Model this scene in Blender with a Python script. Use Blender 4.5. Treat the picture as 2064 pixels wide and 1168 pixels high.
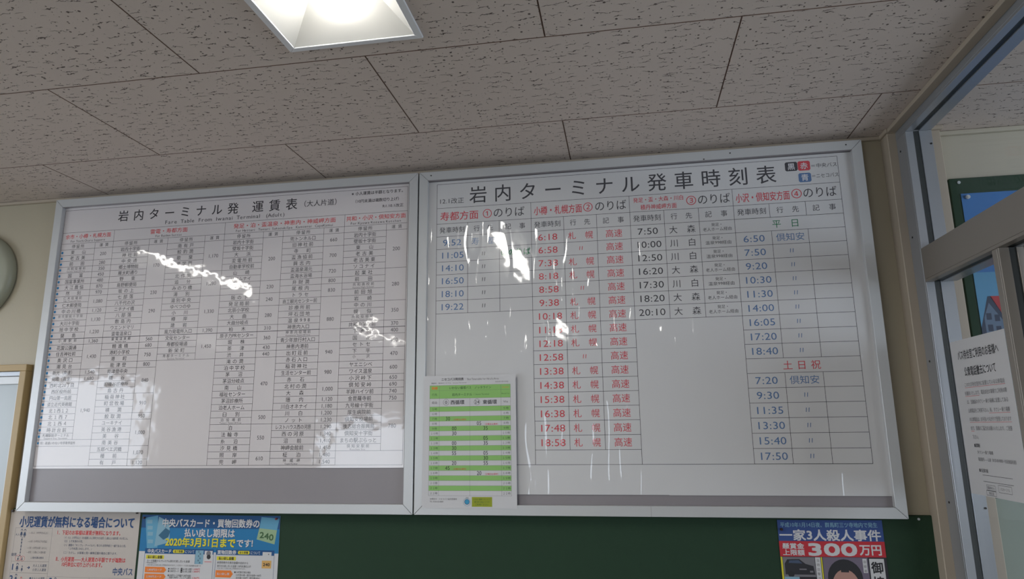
import bpy, math, random
from mathutils import Vector, Matrix

S = bpy.context.scene
C = S.collection
for o in list(bpy.data.objects):
    bpy.data.objects.remove(o)

# ------------------------------------------------------------------ camera
CX, CY, CZ = 0.60578, -2.22318, 1.55
R_ = Vector((0.98619, 0.16500, -0.01200)); U_ = Vector((0.04496, -0.19790, 0.97919)); F_ = Vector((-0.15921, 0.96624, 0.20261))
R_.normalize(); F_ = (F_ - R_ * F_.dot(R_)).normalized(); U_ = R_.cross(F_)
cam = bpy.data.cameras.new('camera'); camo = bpy.data.objects.new('camera', cam); C.objects.link(camo)
camo.matrix_world = Matrix(((R_.x, U_.x, -F_.x, CX), (R_.y, U_.y, -F_.y, CY), (R_.z, U_.z, -F_.z, CZ), (0, 0, 0, 1)))
cam.sensor_width = 36; cam.lens = 1350.24 * 36 / 2064; cam.clip_start = 0.02; cam.clip_end = 200
S.camera = camo

# ------------------------------------------------------------------ light, exposure
S.view_settings.view_transform = 'Standard'; S.view_settings.look = 'None'
S.view_settings.gamma = 1; S.view_settings.use_curve_mapping = False
S.view_settings.exposure = 0.15
LAMP_POWER = 27.0      # emission of the lamp diffusers
SKY_POWER = 5.2
S.cycles.max_bounces = 10; S.cycles.diffuse_bounces = 6; S.cycles.transparent_max_bounces = 16
S.cycles.caustics_reflective = False; S.cycles.caustics_refractive = False
S.cycles.sample_clamp_indirect = 6

w = bpy.data.worlds.new('overcast_sky'); S.world = w; w.use_nodes = True
w.node_tree.nodes['Background'].inputs[0].default_value = (0.80, 0.89, 1.0, 1)
w.node_tree.nodes['Background'].inputs[1].default_value = SKY_POWER

def portal(loc, rot, sx, sy):
    l = bpy.data.lights.new('window_portal', 'AREA'); l.shape = 'RECTANGLE'; l.size = sx; l.size_y = sy
    l.cycles.is_portal = True
    o = bpy.data.objects.new('window_portal', l); C.objects.link(o); o.location = loc; o.rotation_euler = rot
H90 = math.pi / 2
portal((-2.4, -6.56, 1.25), (H90, 0, 0), 2.0, 0.9)           # rear windows (light goes +y)
portal((-4.66, -3.2, 1.45), (H90, 0, -H90), 3.0, 1.3)        # left windows (light goes +x)
portal((4.66, -2.7, 1.5), (H90, 0, H90), 4.6, 1.5)           # far right windows (light goes -x)

# ------------------------------------------------------------------ materials
def lin(c):
    f = lambda v: v / 12.92 if v <= 0.04045 else ((v + 0.055) / 1.055) ** 2.4
    return tuple(f(v / 255) for v in c) + (1,)

def mat(name, rgb, rough=0.6, metal=0.0, spec=0.5, var=0.06, scale=8.0, bump=0.0, bscale=150.0):
    m = bpy.data.materials.new(name); m.use_nodes = True
    nt = m.node_tree; b = nt.nodes['Principled BSDF']
    b.inputs['Roughness'].default_value = rough; b.inputs['Metallic'].default_value = metal
    b.inputs['Specular IOR Level'].default_value = spec
    tc = nt.nodes.new('ShaderNodeTexCoord'); n = nt.nodes.new('ShaderNodeTexNoise')
    n.inputs['Scale'].default_value = scale; n.inputs['Detail'].default_value = 4
    nt.links.new(tc.outputs['Object'], n.inputs['Vector'])
    mx = nt.nodes.new('ShaderNodeMix'); mx.data_type = 'RGBA'
    c = lin(rgb)
    mx.inputs[6].default_value = tuple(min(1, v * (1 - var)) for v in c[:3]) + (1,)
    mx.inputs[7].default_value = tuple(min(1, v * (1 + var)) for v in c[:3]) + (1,)
    nt.links.new(n.outputs['Fac'], mx.inputs[0]); nt.links.new(mx.outputs[2], b.inputs['Base Color'])
    if bump:
        n2 = nt.nodes.new('ShaderNodeTexNoise'); n2.inputs['Scale'].default_value = bscale
        nt.links.new(tc.outputs['Object'], n2.inputs['Vector'])
        bp = nt.nodes.new('ShaderNodeBump'); bp.inputs['Distance'].default_value = bump
        nt.links.new(n2.outputs['Fac'], bp.inputs['Height']); nt.links.new(bp.outputs[0], b.inputs['Normal'])
    return m

def math_(nt, op, a, b=None, c=None):
    n = nt.nodes.new('ShaderNodeMath'); n.operation = op
    for i, v in enumerate((a, b, c)):
        if v is None: continue
        if isinstance(v, (int, float)): n.inputs[i].default_value = v
        else: nt.links.new(v, n.inputs[i])
    return n.outputs[0]

def film_height(nt, low, mid, fine, crease, stretch, off):
    """height (m) of a wavy plastic lamination over a sheet"""
    tc = nt.nodes.new('ShaderNodeTexCoord')
    def noise(scl, sc, det=1.0, o=0.0):
        mp = nt.nodes.new('ShaderNodeMapping'); mp.inputs['Scale'].default_value = scl
        mp.inputs['Location'].default_value = (off + o, 0, off * 1.7 + o)
        nt.links.new(tc.outputs['Object'], mp.inputs['Vector'])
        n = nt.nodes.new('ShaderNodeTexNoise'); n.inputs['Scale'].default_value = sc; n.inputs['Detail'].default_value = det
        nt.links.new(mp.outputs[0], n.inputs['Vector']); return n.outputs['Fac']
    h = math_(nt, 'MULTIPLY', noise((1, 1, 1), 4.5), low)
    h = math_(nt, 'MULTIPLY_ADD', noise((1, 1, 1), 22, 1.0, 3), mid, h)
    h = math_(nt, 'MULTIPLY_ADD', noise((1, 1, 1), 190, 1.0, 5), fine, h)
    if crease:
        q = math_(nt, 'ABSOLUTE', math_(nt, 'SUBTRACT', noise(stretch, 5.0, 1.5, 9), 0.5))
        q = math_(nt, 'MAXIMUM', math_(nt, 'SUBTRACT', 0.035, q), 0.0)
        h = math_(nt, 'MULTIPLY_ADD', q, crease, h)
    return h

def laminate(m, low=0.0016, mid=0.0002, fine=0.000008, crease=0.0, stretch=(1, 1, 1), off=0.0, rough=0.05, ior=1.55):
    nt = m.node_tree; b = nt.nodes['Principled BSDF']
    h = film_height(nt, low, mid, fine, crease, stretch, off)
    bp = nt.nodes.new('ShaderNodeBump'); bp.inputs['Distance'].default_value = 1.0
    nt.links.new(h, bp.inputs['Height']); nt.links.new(bp.outputs[0], b.inputs['Coat Normal'])
    b.inputs['Coat Weight'].default_value = 1; b.inputs['Coat Roughness'].default_value = rough
    b.inputs['Coat IOR'].default_value = ior
    b.inputs['Specular IOR Level'].default_value = 0.1
    return m

def thin_glass(name, tint=(0.93, 0.97, 0.95), gain=1.0):
    m = bpy.data.materials.new(name); m.use_nodes = True; nt = m.node_tree; nt.nodes.clear()
    out = nt.nodes.new('ShaderNodeOutputMaterial'); mx = nt.nodes.new('ShaderNodeMixShader')
    t = nt.nodes.new('ShaderNodeBsdfTransparent'); g = nt.nodes.new('ShaderNodeBsdfGlossy'); fr = nt.nodes.new('ShaderNodeFresnel')
    t.inputs[0].default_value = tint + (1,); g.inputs['Roughness'].default_value = 0.01; fr.inputs[0].default_value = 1.5
    gm = nt.nodes.new('ShaderNodeNewGeometry')       # same reflectance on both faces of the pane
    nt.links.new(math_(nt, 'MULTIPLY_ADD', gm.outputs['Backfacing'], 1 / 1.5 - 1.5, 1.5), fr.inputs[0])
    f = math_(nt, 'MULTIPLY', fr.outputs[0], gain)
    nt.links.new(f, mx.inputs[0]); nt.links.new(t.outputs[0], mx.inputs[1]); nt.links.new(g.outputs[0], mx.inputs[2])
    nt.links.new(mx.outputs[0], out.inputs[0]); return m

def emit(name, rgb, s):
    m = bpy.data.materials.new(name); m.use_nodes = True; nt = m.node_tree; nt.nodes.clear()
    out = nt.nodes.new('ShaderNodeOutputMaterial'); e = nt.nodes.new('ShaderNodeEmission')
    e.inputs[0].default_value = rgb + (1,); e.inputs[1].default_value = s
    nt.links.new(e.outputs[0], out.inputs[0]); return m

def ceiling_tile_mat():
    """mineral-fibre board: worm tracks along x and pinholes"""
    m = mat('fissured_ceiling_board', (206, 194, 186), 0.9, var=0.03, scale=3)
    nt = m.node_tree; b = nt.nodes['Principled BSDF']; L = nt.links
    oldcol = b.inputs['Base Color'].links[0].from_socket
    tc = nt.nodes.new('ShaderNodeTexCoord'); oi = nt.nodes.new('ShaderNodeObjectInfo')
    sh = nt.nodes.new('ShaderNodeVectorMath'); sh.operation = 'ADD'
    cb = nt.nodes.new('ShaderNodeCombineXYZ'); L.new(math_(nt, 'MULTIPLY', oi.outputs['Random'], 40.0), cb.inputs[0]); L.new(math_(nt, 'MULTIPLY', oi.outputs['Random'], 23.0), cb.inputs[1])
    L.new(tc.outputs['Object'], sh.inputs[0]); L.new(cb.outputs[0], sh.inputs[1])
    flat = nt.nodes.new('ShaderNodeVectorMath'); flat.operation = 'MULTIPLY'; flat.inputs[1].default_value = (1, 1, 0)
    L.new(sh.outputs[0], flat.inputs[0])
    # wobble
    nz = nt.nodes.new('ShaderNodeTexNoise'); nz.inputs['Scale'].default_value = 90; nz.inputs['Detail'].default_value = 3
    L.new(flat.outputs[0], nz.inputs['Vector'])
    wob = math_(nt, 'MULTIPLY', math_(nt, 'SUBTRACT', nz.outputs['Fac'], 0.5), 0.018)
    def cells(sx, sy, seed, rnd):
        mp = nt.nodes.new('ShaderNodeMapping'); mp.inputs['Scale'].default_value = (sx, sy, 1); mp.inputs['Location'].default_value = (seed, seed * 2.3, 0)
        L.new(flat.outputs[0], mp.inputs['Vector'])
        v = nt.nodes.new('ShaderNodeTexVoronoi'); v.voronoi_dimensions = '2D'; v.inputs['Scale'].default_value = 1; v.inputs['Randomness'].default_value = rnd
        L.new(mp.outputs[0], v.inputs['Vector'])
        d = nt.nodes.new('ShaderNodeVectorMath'); d.operation = 'SUBTRACT'; L.new(mp.outputs[0], d.inputs[0]); L.new(v.outputs['Position'], d.inputs[1])
        s = nt.nodes.new('ShaderNodeSeparateXYZ'); L.new(d.outputs[0], s.inputs[0])
        c = nt.nodes.new('ShaderNodeSeparateXYZ'); L.new(v.outputs['Color'], c.inputs[0])
        return math_(nt, 'DIVIDE', s.outputs[0], sx), math_(nt, 'DIVIDE', s.outputs[1], sy), c.outputs[0], c.outputs[1]
    def streak(seed, sx, sy, hl, hw):
        dx, dy, r1, r2 = cells(sx, sy, seed, 0.85)
        dy = math_(nt, 'ADD', dy, math_(nt, 'ADD', wob, math_(nt, 'MULTIPLY', math_(nt, 'MULTIPLY', dx, math_(nt, 'SUBTRACT', r2, 0.5)), 0.5)))
        ln = math_(nt, 'MULTIPLY_ADD', r1, hl * 0.9, hl * 0.35)
        ex = math_(nt, 'DIVIDE', math_(nt, 'ABSOLUTE', dx), ln)                     # 0..1 along the track
        wd = math_(nt, 'MULTIPLY', math_(nt, 'SUBTRACT', 1.0, math_(nt, 'MULTIPLY', ex, ex)), hw)
        q = math_(nt, 'SUBTRACT', wd, math_(nt, 'ABSOLUTE', dy))
        q = math_(nt, 'MULTIPLY', q, 1 / 0.0007)
        n = nt.nodes.new('ShaderNodeClamp'); L.new(q, n.inputs[0]); return n.outputs[0]
    def dots(seed, s, r):
        dx, dy, r1, r2 = cells(s, s, seed, 1.0)
        d = math_(nt, 'SQRT', math_(nt, 'ADD', math_(nt, 'MULTIPLY', dx, dx), math_(nt, 'MULTIPLY', dy, dy)))
        rad = math_(nt, 'MULTIPLY', math_(nt, 'MULTIPLY', r1, r1), r)
        q = math_(nt, 'MULTIPLY', math_(nt, 'SUBTRACT', rad, d), 1 / 0.0006)
        n = nt.nodes.new('ShaderNodeClamp'); L.new(q, n.inputs[0]); return n.outputs[0]
    pit = math_(nt, 'MAXIMUM', streak(3.1, 17, 32, 0.0195, 0.0014), streak(9.7, 9, 17, 0.014, 0.0012))
    pit = math_(nt, 'MAXIMUM', pit, math_(nt, 'MAXIMUM', dots(1.3, 38, 0.0034), dots(5.9, 55, 0.0022)))
    mx = nt.nodes.new('ShaderNodeMix'); mx.data_type = 'RGBA'
    L.new(math_(nt, 'MULTIPLY', pit, 0.9), mx.inputs[0]); L.new(oldcol, mx.inputs[6]); mx.inputs[7].default_value = lin((72, 58, 54))
    L.new(mx.outputs[2], b.inputs['Base Color'])
    bp = nt.nodes.new('ShaderNodeBump'); bp.inputs['Distance'].default_value = 0.0015; bp.invert = True
    L.new(pit, bp.inputs['Height']); L.new(bp.outputs[0], b.inputs['Normal'])
    return m

M_TILE = ceiling_tile_mat()
M_EDGE = mat('raw_brown_board_edge', (112, 88, 76), 0.9)
M_WALL = mat('beige_painted_wall', (178, 170, 150), 0.38, var=0.03, scale=2, bump=0.0004, bscale=60)
M_WALL2 = mat('pale_beige_painted_wall', (182, 176, 160), 0.5, var=0.03, scale=2)
M_POST = mat('beige_painted_timber', (178, 166, 150), 0.5, var=0.05, scale=6)
M_CASE = mat('tan_painted_casing', (176, 152, 108), 0.42, var=0.05, scale=5)
M_ALU = mat('brushed_aluminium', (198, 200, 202), 0.34, metal=0.2, var=0.03, scale=5)
M_ALUW = mat('satin_aluminium_partition', (166, 170, 176), 0.30, metal=0.45, var=0.03, scale=5)
M_TAUPE = mat('taupe_anodised_aluminium', (144, 138, 131), 0.42, metal=0.35, var=0.04, scale=4)
M_BACK = mat('grey_vinyl_backing', (139, 134, 138), 0.35, var=0.03, scale=12)
M_GREEN = mat('dark_green_board_cloth', (25, 55, 35), 0.8, var=0.08, scale=30, bump=0.0003, bscale=700)
M_GASKET = mat('dark_rubber_gasket', (52, 56, 56), 0.5)
M_DARK = mat('dark_screw_metal', (60, 58, 58), 0.45, metal=0.5)
M_GAP = mat('plenum_board', (60, 50, 44), 0.9)
M_FLOOR = mat('grey_vinyl_floor', (128, 124, 116), 0.35, scale=1.5)
M_GLASS = thin_glass('clear_partition_glass', (0.95, 0.96, 0.97), 0.25)
M_FROST = mat('frosted_pane', (176, 186, 192), 0.25, var=0.03, scale=4)
M_RIM = mat('white_enamel_rim', (226, 228, 232), 0.4, var=0.01)
M_REFL = mat('white_enamel_reflector', (176, 176, 173), 0.45, var=0.01)
M_LAMP = emit('lit_diffuser', (1.0, 0.965, 0.90), LAMP_POWER)
M_WHITEPLASTIC = mat('cream_plastic', (150, 152, 136), 0.4)
M_DIAL = mat('grey_clock_dial', (150, 140, 135), 0.4)

# ------------------------------------------------------------------ mesh helpers
class MB:
    def __init__(s): s.v = []; s.f = []
    def poly(s, pts):
        n = len(s.v); s.v += [tuple(p) for p in pts]; s.f.append(tuple(range(n, n + len(pts))))
    def box(s, x0, x1, y0, y1, z0, z1):
        n = len(s.v)
        s.v += [(x, y, z) for z in (z0, z1) for y in (y0, y1) for x in (x0, x1)]
        for q in ((0, 2, 3, 1), (4, 5, 7, 6), (0, 1, 5, 4), (2, 6, 7, 3), (0, 4, 6, 2), (1, 3, 7, 5)):
            s.f.append(tuple(n + i for i in q))
    def hexa(s, a, b):
        """solid between two quads a and b (each 4 points, same order)"""
        n = len(s.v); s.v += [tuple(p) for p in a] + [tuple(p) for p in b]
        for q in ((0, 1, 2, 3), (7, 6, 5, 4), (0, 4, 5, 1), (1, 5, 6, 2), (2, 6, 7, 3), (3, 7, 4, 0)):
            s.f.append(tuple(n + i for i in q))
    def cyl(s, c, ax, r, h, n=14):
        """disc prism along axis ('x','y','z') from c"""
        i0 = len(s.v)
        for k in (0, 1):
            for j in range(n):
                a = 2 * math.pi * j / n; p = r * math.cos(a), r * math.sin(a); t = h * k
                q = {'x': (t, p[0], p[1]), 'y': (p[0], t, p[1]), 'z': (p[0], p[1], t)}[ax]
                s.v.append((c[0] + q[0], c[1] + q[1], c[2] + q[2]))
        for j in range(n):
            s.f.append((i0 + j, i0 + (j + 1) % n, i0 + n + (j + 1) % n, i0 + n + j))
        s.f.append(tuple(i0 + j for j in range(n))); s.f.append(tuple(i0 + n + j for j in range(n)))
    def build(s, name, m, parent=None, loc=(0, 0, 0), bevel=0.0, smooth=False, fix=True):
        me = bpy.data.meshes.new(name)
        pv = [(a - loc[0], b - loc[1], c - loc[2]) for a, b, c in s.v]
        me.from_pydata(pv, [], s.f); me.materials.append(m)
        if fix:
            import bmesh
            bm = bmesh.new(); bm.from_mesh(me); bmesh.ops.recalc_face_normals(bm, faces=bm.faces)
            if bevel:
                bmesh.ops.bevel(bm, geom=list(bm.edges), offset=bevel, segments=1, affect='EDGES', clamp_overlap=True)
            bm.to_mesh(me); bm.free()
        if smooth:
            for p in me.polygons: p.use_smooth = True
        o = bpy.data.objects.new(name, me); C.objects.link(o)
        if parent is not None:
            o.parent = parent
        else:
            o.location = loc
        return o

def tag(o, label=None, cat=None, group=None, kind=None):
    if label: o['label'] = label
    if cat: o['category'] = cat
    if group: o['group'] = group
    if kind: o['kind'] = kind
    return o
def empty(name, loc=(0, 0, 0)):
    o = bpy.data.objects.new(name, None); C.objects.link(o); o.location = loc; o.empty_display_size = 0.05; return o
def struct(o): o['kind'] = 'structure'; return o
def bx(name, m, b, parent=None, bevel=0.0, loc=(0, 0, 0)):
    q = MB(); q.box(*b); return q.build(name, m, parent, loc=loc, bevel=bevel)

# ------------------------------------------------------------------ room shell
ZC = 2.47
XL, XR, YR = -4.6, 4.6, -6.5
slab = MB(); slab.box(XL, XR, YR, 0.0, 2.66, 2.74)
ceiling = struct(slab.build('ceiling', M_GAP))
struct(bx('floor', M_FLOOR, (XL, XR, YR, 0, -0.1, 0)))
wb = MB(); wb.box(XL, 1.55, 0, 0.12, 0, 2.66)
wall_back = struct(wb.build('wall_back', M_WALL))
struct(bx('wall_back_far', M_WALL2, (1.55, XR, 0, 0.12, 0, 2.66)))
# rear wall with window opening
def wall_with_hole(name, m, horiz, pos, thick, a0, a1, h0, h1, z0, z1):
    q = MB()
    for (s, e, zz0, zz1) in ((a0, h0, 0, 2.66), (h1, a1, 0, 2.66), (h0, h1, 0, z0), (h0, h1, z1, 2.66)):
        if horiz: q.box(s, e, min(pos, pos + thick), max(pos, pos + thick), zz0, zz1)
        else: q.box(min(pos, pos + thick), max(pos, pos + thick), s, e, zz0, zz1)
    return struct(q.build(name, m))
wall_with_hole('wall_rear', M_WALL2, True, YR, -0.12, XL, XR, -3.4, -1.4, 0.8, 1.7)
wall_with_hole('wall_left', M_WALL2, False, XL, -0.12, YR, 0, -4.7, -1.7, 0.8, 2.1)
wall_with_hole('wall_far_right', M_WALL2, False, XR, 0.12, YR, 0, -5.0, -0.4, 0.75, 2.25)

# ceiling tiles 910 x 455, staggered, lamps in the middle of a tile row
LAMPS = [(-1.93, -0.832), (0.0, -0.832), (-3.64, -0.832), (-3.64, -3.562), (-1.82, -3.562), (0.0, -3.562)]
LW, LL = 0.155, 1.225
def tile_mesh(rects, cx, cy, full):
    """full = the uncut tile; only its own edges get the joint gap and the bare chamfer"""
    q = MB(); q.edge = []; g = 0.0005; c = 0.0014
    for (x0, x1, y0, y1) in rects:
        e = [abs(v - w_) < 1e-6 for v, w_ in zip((x0, x1, y0, y1), full)]
        gx0, gx1, gy0, gy1 = [g if k else 0.0 for k in e]; cx0, cx1, cy0, cy1 = [c if k else 0.0 for k in e]
        x0 += gx0 - cx; x1 -= gx1 + cx; y0 += gy0 - cy; y1 -= gy1 + cy
        i = len(q.v)
        q.v += [(x0 + cx0, y0 + cy0, 0), (x1 - cx1, y0 + cy0, 0), (x1 - cx1, y1 - cy1, 0), (x0 + cx0, y1 - cy1, 0)]
        for z in (c, 0.012): q.v += [(x0, y0, z), (x1, y0, z), (x1, y1, z), (x0, y1, z)]
        q.f.append((i + 3, i + 2, i + 1, i)); q.f.append((i + 8, i + 9, i + 10, i + 11))
        for k in (0, 4):
            for j in range(4):
                if k == 0: q.edge.append(len(q.f))
                q.f.append((i + k + j, i + k + (j + 1) % 4, i + k + 4 + (j + 1) % 4, i + k + 4 + j))
    return q
tile_cache = {}
ys = [0.0, -0.3196]
while ys[-1] > YR: ys.append(max(YR, ys[-1] - 0.4552))
for r in range(len(ys) - 1):
    y1, y0 = ys[r], ys[r + 1]
    ph = 0.455 if r % 2 == 0 else 0.0
    x = -5.46 + ph
    while x < XR:
        x0, x1 = max(x, XL), min(x + 0.91, XR); x += 0.91
        if x1 - x0 < 0.02: continue
        rects = [(x0, x1, y0, y1)]
        for (lx, ly) in LAMPS:
            hx0, hx1, hy1, hy0 = lx - LW, lx + LW, ly - 0.012, ly - 0.012 - LL
            out = []
            for (a, b, c_, d) in rects:
                if hx0 < b and hx1 > a and hy0 < d and hy1 > c_:
                    if a < hx0: out.append((a, hx0, c_, d))
                    if b > hx1: out.append((hx1, b, c_, d))
                    m0, m1 = max(a, hx0), min(b, hx1)
                    if d > hy1: out.append((m0, m1, hy1, d))
                    if c_ < hy0: out.append((m0, m1, c_, hy0))
                else: out.append((a, b, c_, d))
            rects = out
        cx, cy = (x0 + x1) / 2, (y0 + y1) / 2
        key = tuple(round(v, 3) for q in rects for v in (q[0] - cx, q[1] - cx, q[2] - cy, q[3] - cy))
        if key in tile_cache:
            t = bpy.data.objects.new('ceiling_tile', tile_cache[key]); C.objects.link(t); t.parent = ceiling
        else:
            # merge abutting pieces visually: no joint inside a cut tile
            tm_ = tile_mesh(rects, cx, cy, (x0, x1, y0, y1)); t = tm_.build('ceiling_tile', M_TILE, ceiling, fix=False)
            t.data.materials.append(M_EDGE)
            for e in tm_.edge: t.data.polygons[e].material_index = 1
            tile_cache[key] = t.data
        t.location = (cx, cy, ZC)

# thin cove strip at the top of the back wall, post and partition
q = MB(); q.box(XL, 1.464, -0.014, 0, ZC - 0.013, ZC - 0.001); struct(q.build('trim_1', M_POST, bevel=0.002))
q = MB(); q.box(1.626, XR, -0.016, 0, ZC - 0.015, ZC - 0.001); struct(q.build('trim_2', M_WALL2, bevel=0.002))

# ------------------------------------------------------------------ lamps (recessed ceiling luminaires)
def lamp(lx, ly):
    t = empty('ceiling_light', (lx, ly - LL / 2 - 0.012, ZC))
    oy = ly; ox = 0
    y0, y1 = -LL / 2 - 0.012, LL / 2 + 0.012
    # rim: four mitred rails hanging 4 mm below the tiles
    q = MB(); W = 0.170; w = 0.152; Y = LL / 2 + 0.012; y = LL / 2 - 0.004
    o_ = [(-W, -Y), (W, -Y), (W, Y), (-W, Y)]; i_ = [(-w, -y), (w, -y), (w, y), (-w, y)]
    for k in range(4):
        a, b, c_, d = o_[k], o_[(k + 1) % 4], i_[(k + 1) % 4], i_[k]
        q.hexa([(p[0], p[1], -0.006) for p in (a, b, c_, d)], [(p[0], p[1], -0.0002) for p in (a, b, c_, d)])
    q.build('rim', M_RIM, t, bevel=0.0012)
    # trough reflector: sloping sides and ends
    tw, ty, h = 0.062, LL / 2 - 0.10, 0.085
    lo = [(-w, -y, -0.004), (w, -y, -0.004), (w, y, -0.004), (-w, y, -0.004)]
    hi = [(-tw, -ty, h), (tw, -ty, h), (tw, ty, h), (-tw, ty, h)]
    for k, nm in enumerate(('end_reflector', 'side_reflector', 'end_reflector', 'side_reflector')):
        q = MB(); a = [lo[k], lo[(k + 1) % 4], hi[(k + 1) % 4], hi[k]]
        e = [(p[0] * 1.02, p[1] * 1.004, p[2] + 0.003) for p in a]
        q.hexa(a, e); q.build(nm, M_REFL, t)
    q = MB(); q.box(-tw - .002, tw + .002, -ty - .002, ty + .002, h, h + 0.004); q.build('housing', M_REFL, t)
    # lamp bar: opaque body with a shallow curved diffuser facing down
    ry = LL / 2 - 0.035; n = 10
    q = MB(); q.box(-0.044, 0.044, -ry - .004, ry + .004, 0.062, 0.084); q.build('lamp_body', M_RIM, t, bevel=0.002)
    q = MB(); prof = [(-0.043 + 0.086 * k / n, 0.062 - 0.034 * math.sin(math.pi * k / n) ** 0.6) for k in range(n + 1)]
    for yy in (-ry, ry): q.v += [(p[0], yy, p[1]) for p in prof]
    for k in range(n): q.f.append((k, k + 1, n + 2 + k, n + 1 + k))
    q.f.append(tuple(range(n + 1))); q.f.append(tuple(range(n + 1, 2 * n + 2)))
    q.build('diffuser', M_LAMP, t)
    return t
for k, (lx, ly) in enumerate(LAMPS):
    t = lamp(lx, ly)
    tag(t, ['lit recessed ceiling light left of the one in view, above the fare board end',
            'lit white recessed ceiling light above the two framed boards',
            'lit recessed ceiling light nearest the left windows by the board wall',
            'lit recessed ceiling light in the rear row nearest the left windows',
            'lit recessed ceiling light in the middle of the rear row',
            'lit recessed ceiling light in the rear row behind the viewer'][k], 'light', 'recessed ceiling lights')

# ------------------------------------------------------------------ lettering
GL = {}
JOBS = []
def is_wide(c): return ord(c) > 0x2E7F or c in '①②③④●〃※・→○■➡—'
def adv(c):
    if c == ' ': return 0.32
    if is_wide(c): return 1.0
    if c in ".,:'!|iIl": return 0.26
    if c in '()-/': return 0.36
    if c in 'mMWw': return 0.82
    if c in '0123456789': return 0.51
    return 0.56
class Sheet:
    """a flat printed sheet: u to the right, v up, n towards the viewer"""
    def __init__(s, name, m, O, U, V, N, u0, u1, v0, v1, label, cat, group=None, thick=0.0006, back=True):
        s.O, s.U, s.V, s.N = Vector(O), Vector(U), Vector(V), Vector(N)
        s.loc = s.O + s.U * ((u0 + u1) / 2) + s.V * v0
        s.parts = {}
        q = MB(); P = s.P
        a = [P(u0, v0, 0), P(u1, v0, 0), P(u1, v1, 0), P(u0, v1, 0)]; b = [P(u0, v0, -thick), P(u1, v0, -thick), P(u1, v1, -thick), P(u0, v1, -thick)]
        q.hexa(a, b)
        s.root = q.build(name, m, loc=s.loc, fix=True)
        tag(s.root, label, cat, group)
    def P(s, u, v, n=0.0): return s.O + s.U * u + s.V * v + s.N * n
    def part(s, name, m):
        k = (name, m.name)
        if k not in s.parts: s.parts[k] = [MB(), m, name]
        return s.parts[k][0]
    def rect(s, name, m, u0, u1, v0, v1, n=0.0002):
        s.part(name, m).poly([s.P(u0, v0, n), s.P(u1, v0, n), s.P(u1, v1, n), s.P(u0, v1, n)])
    def poly(s, name, m, pts, n=0.0003): s.part(name, m).poly([s.P(u, v, n) for u, v in pts])
    def disc(s, name, m, u, v, r, n=0.0003, k=12, r2=None):
        r2 = r2 or r
        s.poly(name, m, [(u + r * math.cos(2 * math.pi * j / k), v + r2 * math.sin(2 * math.pi * j / k)) for j in range(k)], n)
    def ring(s, name, m, u, v, r, wd, n=0.0003, k=20, r2=None):
        r2 = r2 or r; p = s.part(name, m)
        for j in range(k):
            a, b = 2 * math.pi * j / k, 2 * math.pi * (j + 1) / k
            f = lambda t, q: s.P(u + (r - q) * math.cos(t), v + (r2 - q) * math.sin(t), n)
            p.poly([f(a, 0), f(b, 0), f(b, wd), f(a, wd)])
    def hl(s, u0, u1, v, m, wd=0.0011, name='ruled_lines', n=0.00025): s.rect(name, m, u0, u1, v - wd / 2, v + wd / 2, n)
    def vl(s, u, v0, v1, m, wd=0.0011, name='ruled_lines', n=0.00025): s.rect(name, m, u - wd / 2, u + wd / 2, v0, v1, n)
    def text(s, t, u, v, size, m, name='lettering', width=None, maxw=None, al='c', bold=0.0, n=0.0004, slope=0.0, ysc=1.0, spread=False):
        adv_ = [adv(c) for c in t]; nat = sum(adv_) * size; sx = size; gap = 0.0
        W = nat
        if width:
            if spread and width > nat and len(t) > 1: gap = (width - nat) / (len(t) - 1); W = width
            else: sx = size * width / nat; W = width
        if maxw and W > maxw: sx *= maxw / W; W = maxw
        x = u - (W / 2 if al == 'c' else (W if al == 'r' else 0))
        key = (name, m.name)
        if key not in s.parts: s.parts[key] = [MB(), m, name]
        for c, a in zip(t, adv_):
            w_ = a * sx
            if c not in ' \u3000':
                GL.setdefault((c, 0), None)
                e = bold * size * 0.8
                for i, (dx, dy) in enumerate(((0, 0),) if e < 0.00008 else ((-e, -e * .6), (e, -e * .6), (0, e * .9)) if bold < 0.025 else ((-e, -e), (e, -e), (-e, e), (e, e), (0, 0))):
                    JOBS.append((s, key, c, 0, x + w_ / 2 + dx, v + slope * (x + w_ / 2 - u) + dy, sx, size * ysc, n + i * 1e-5))
            x += w_ + gap
    def finish(s):
        for (mb, m, name) in s.parts.values():
            if mb.f:
                o = mb.build(name, m, s.root, loc=s.loc, fix=False)
                if name not in ('upper_sheet', 'lower_right_sheet', 'blue_field', 'red_field'): o['kind'] = 'stuff'      # fine flat print

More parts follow.
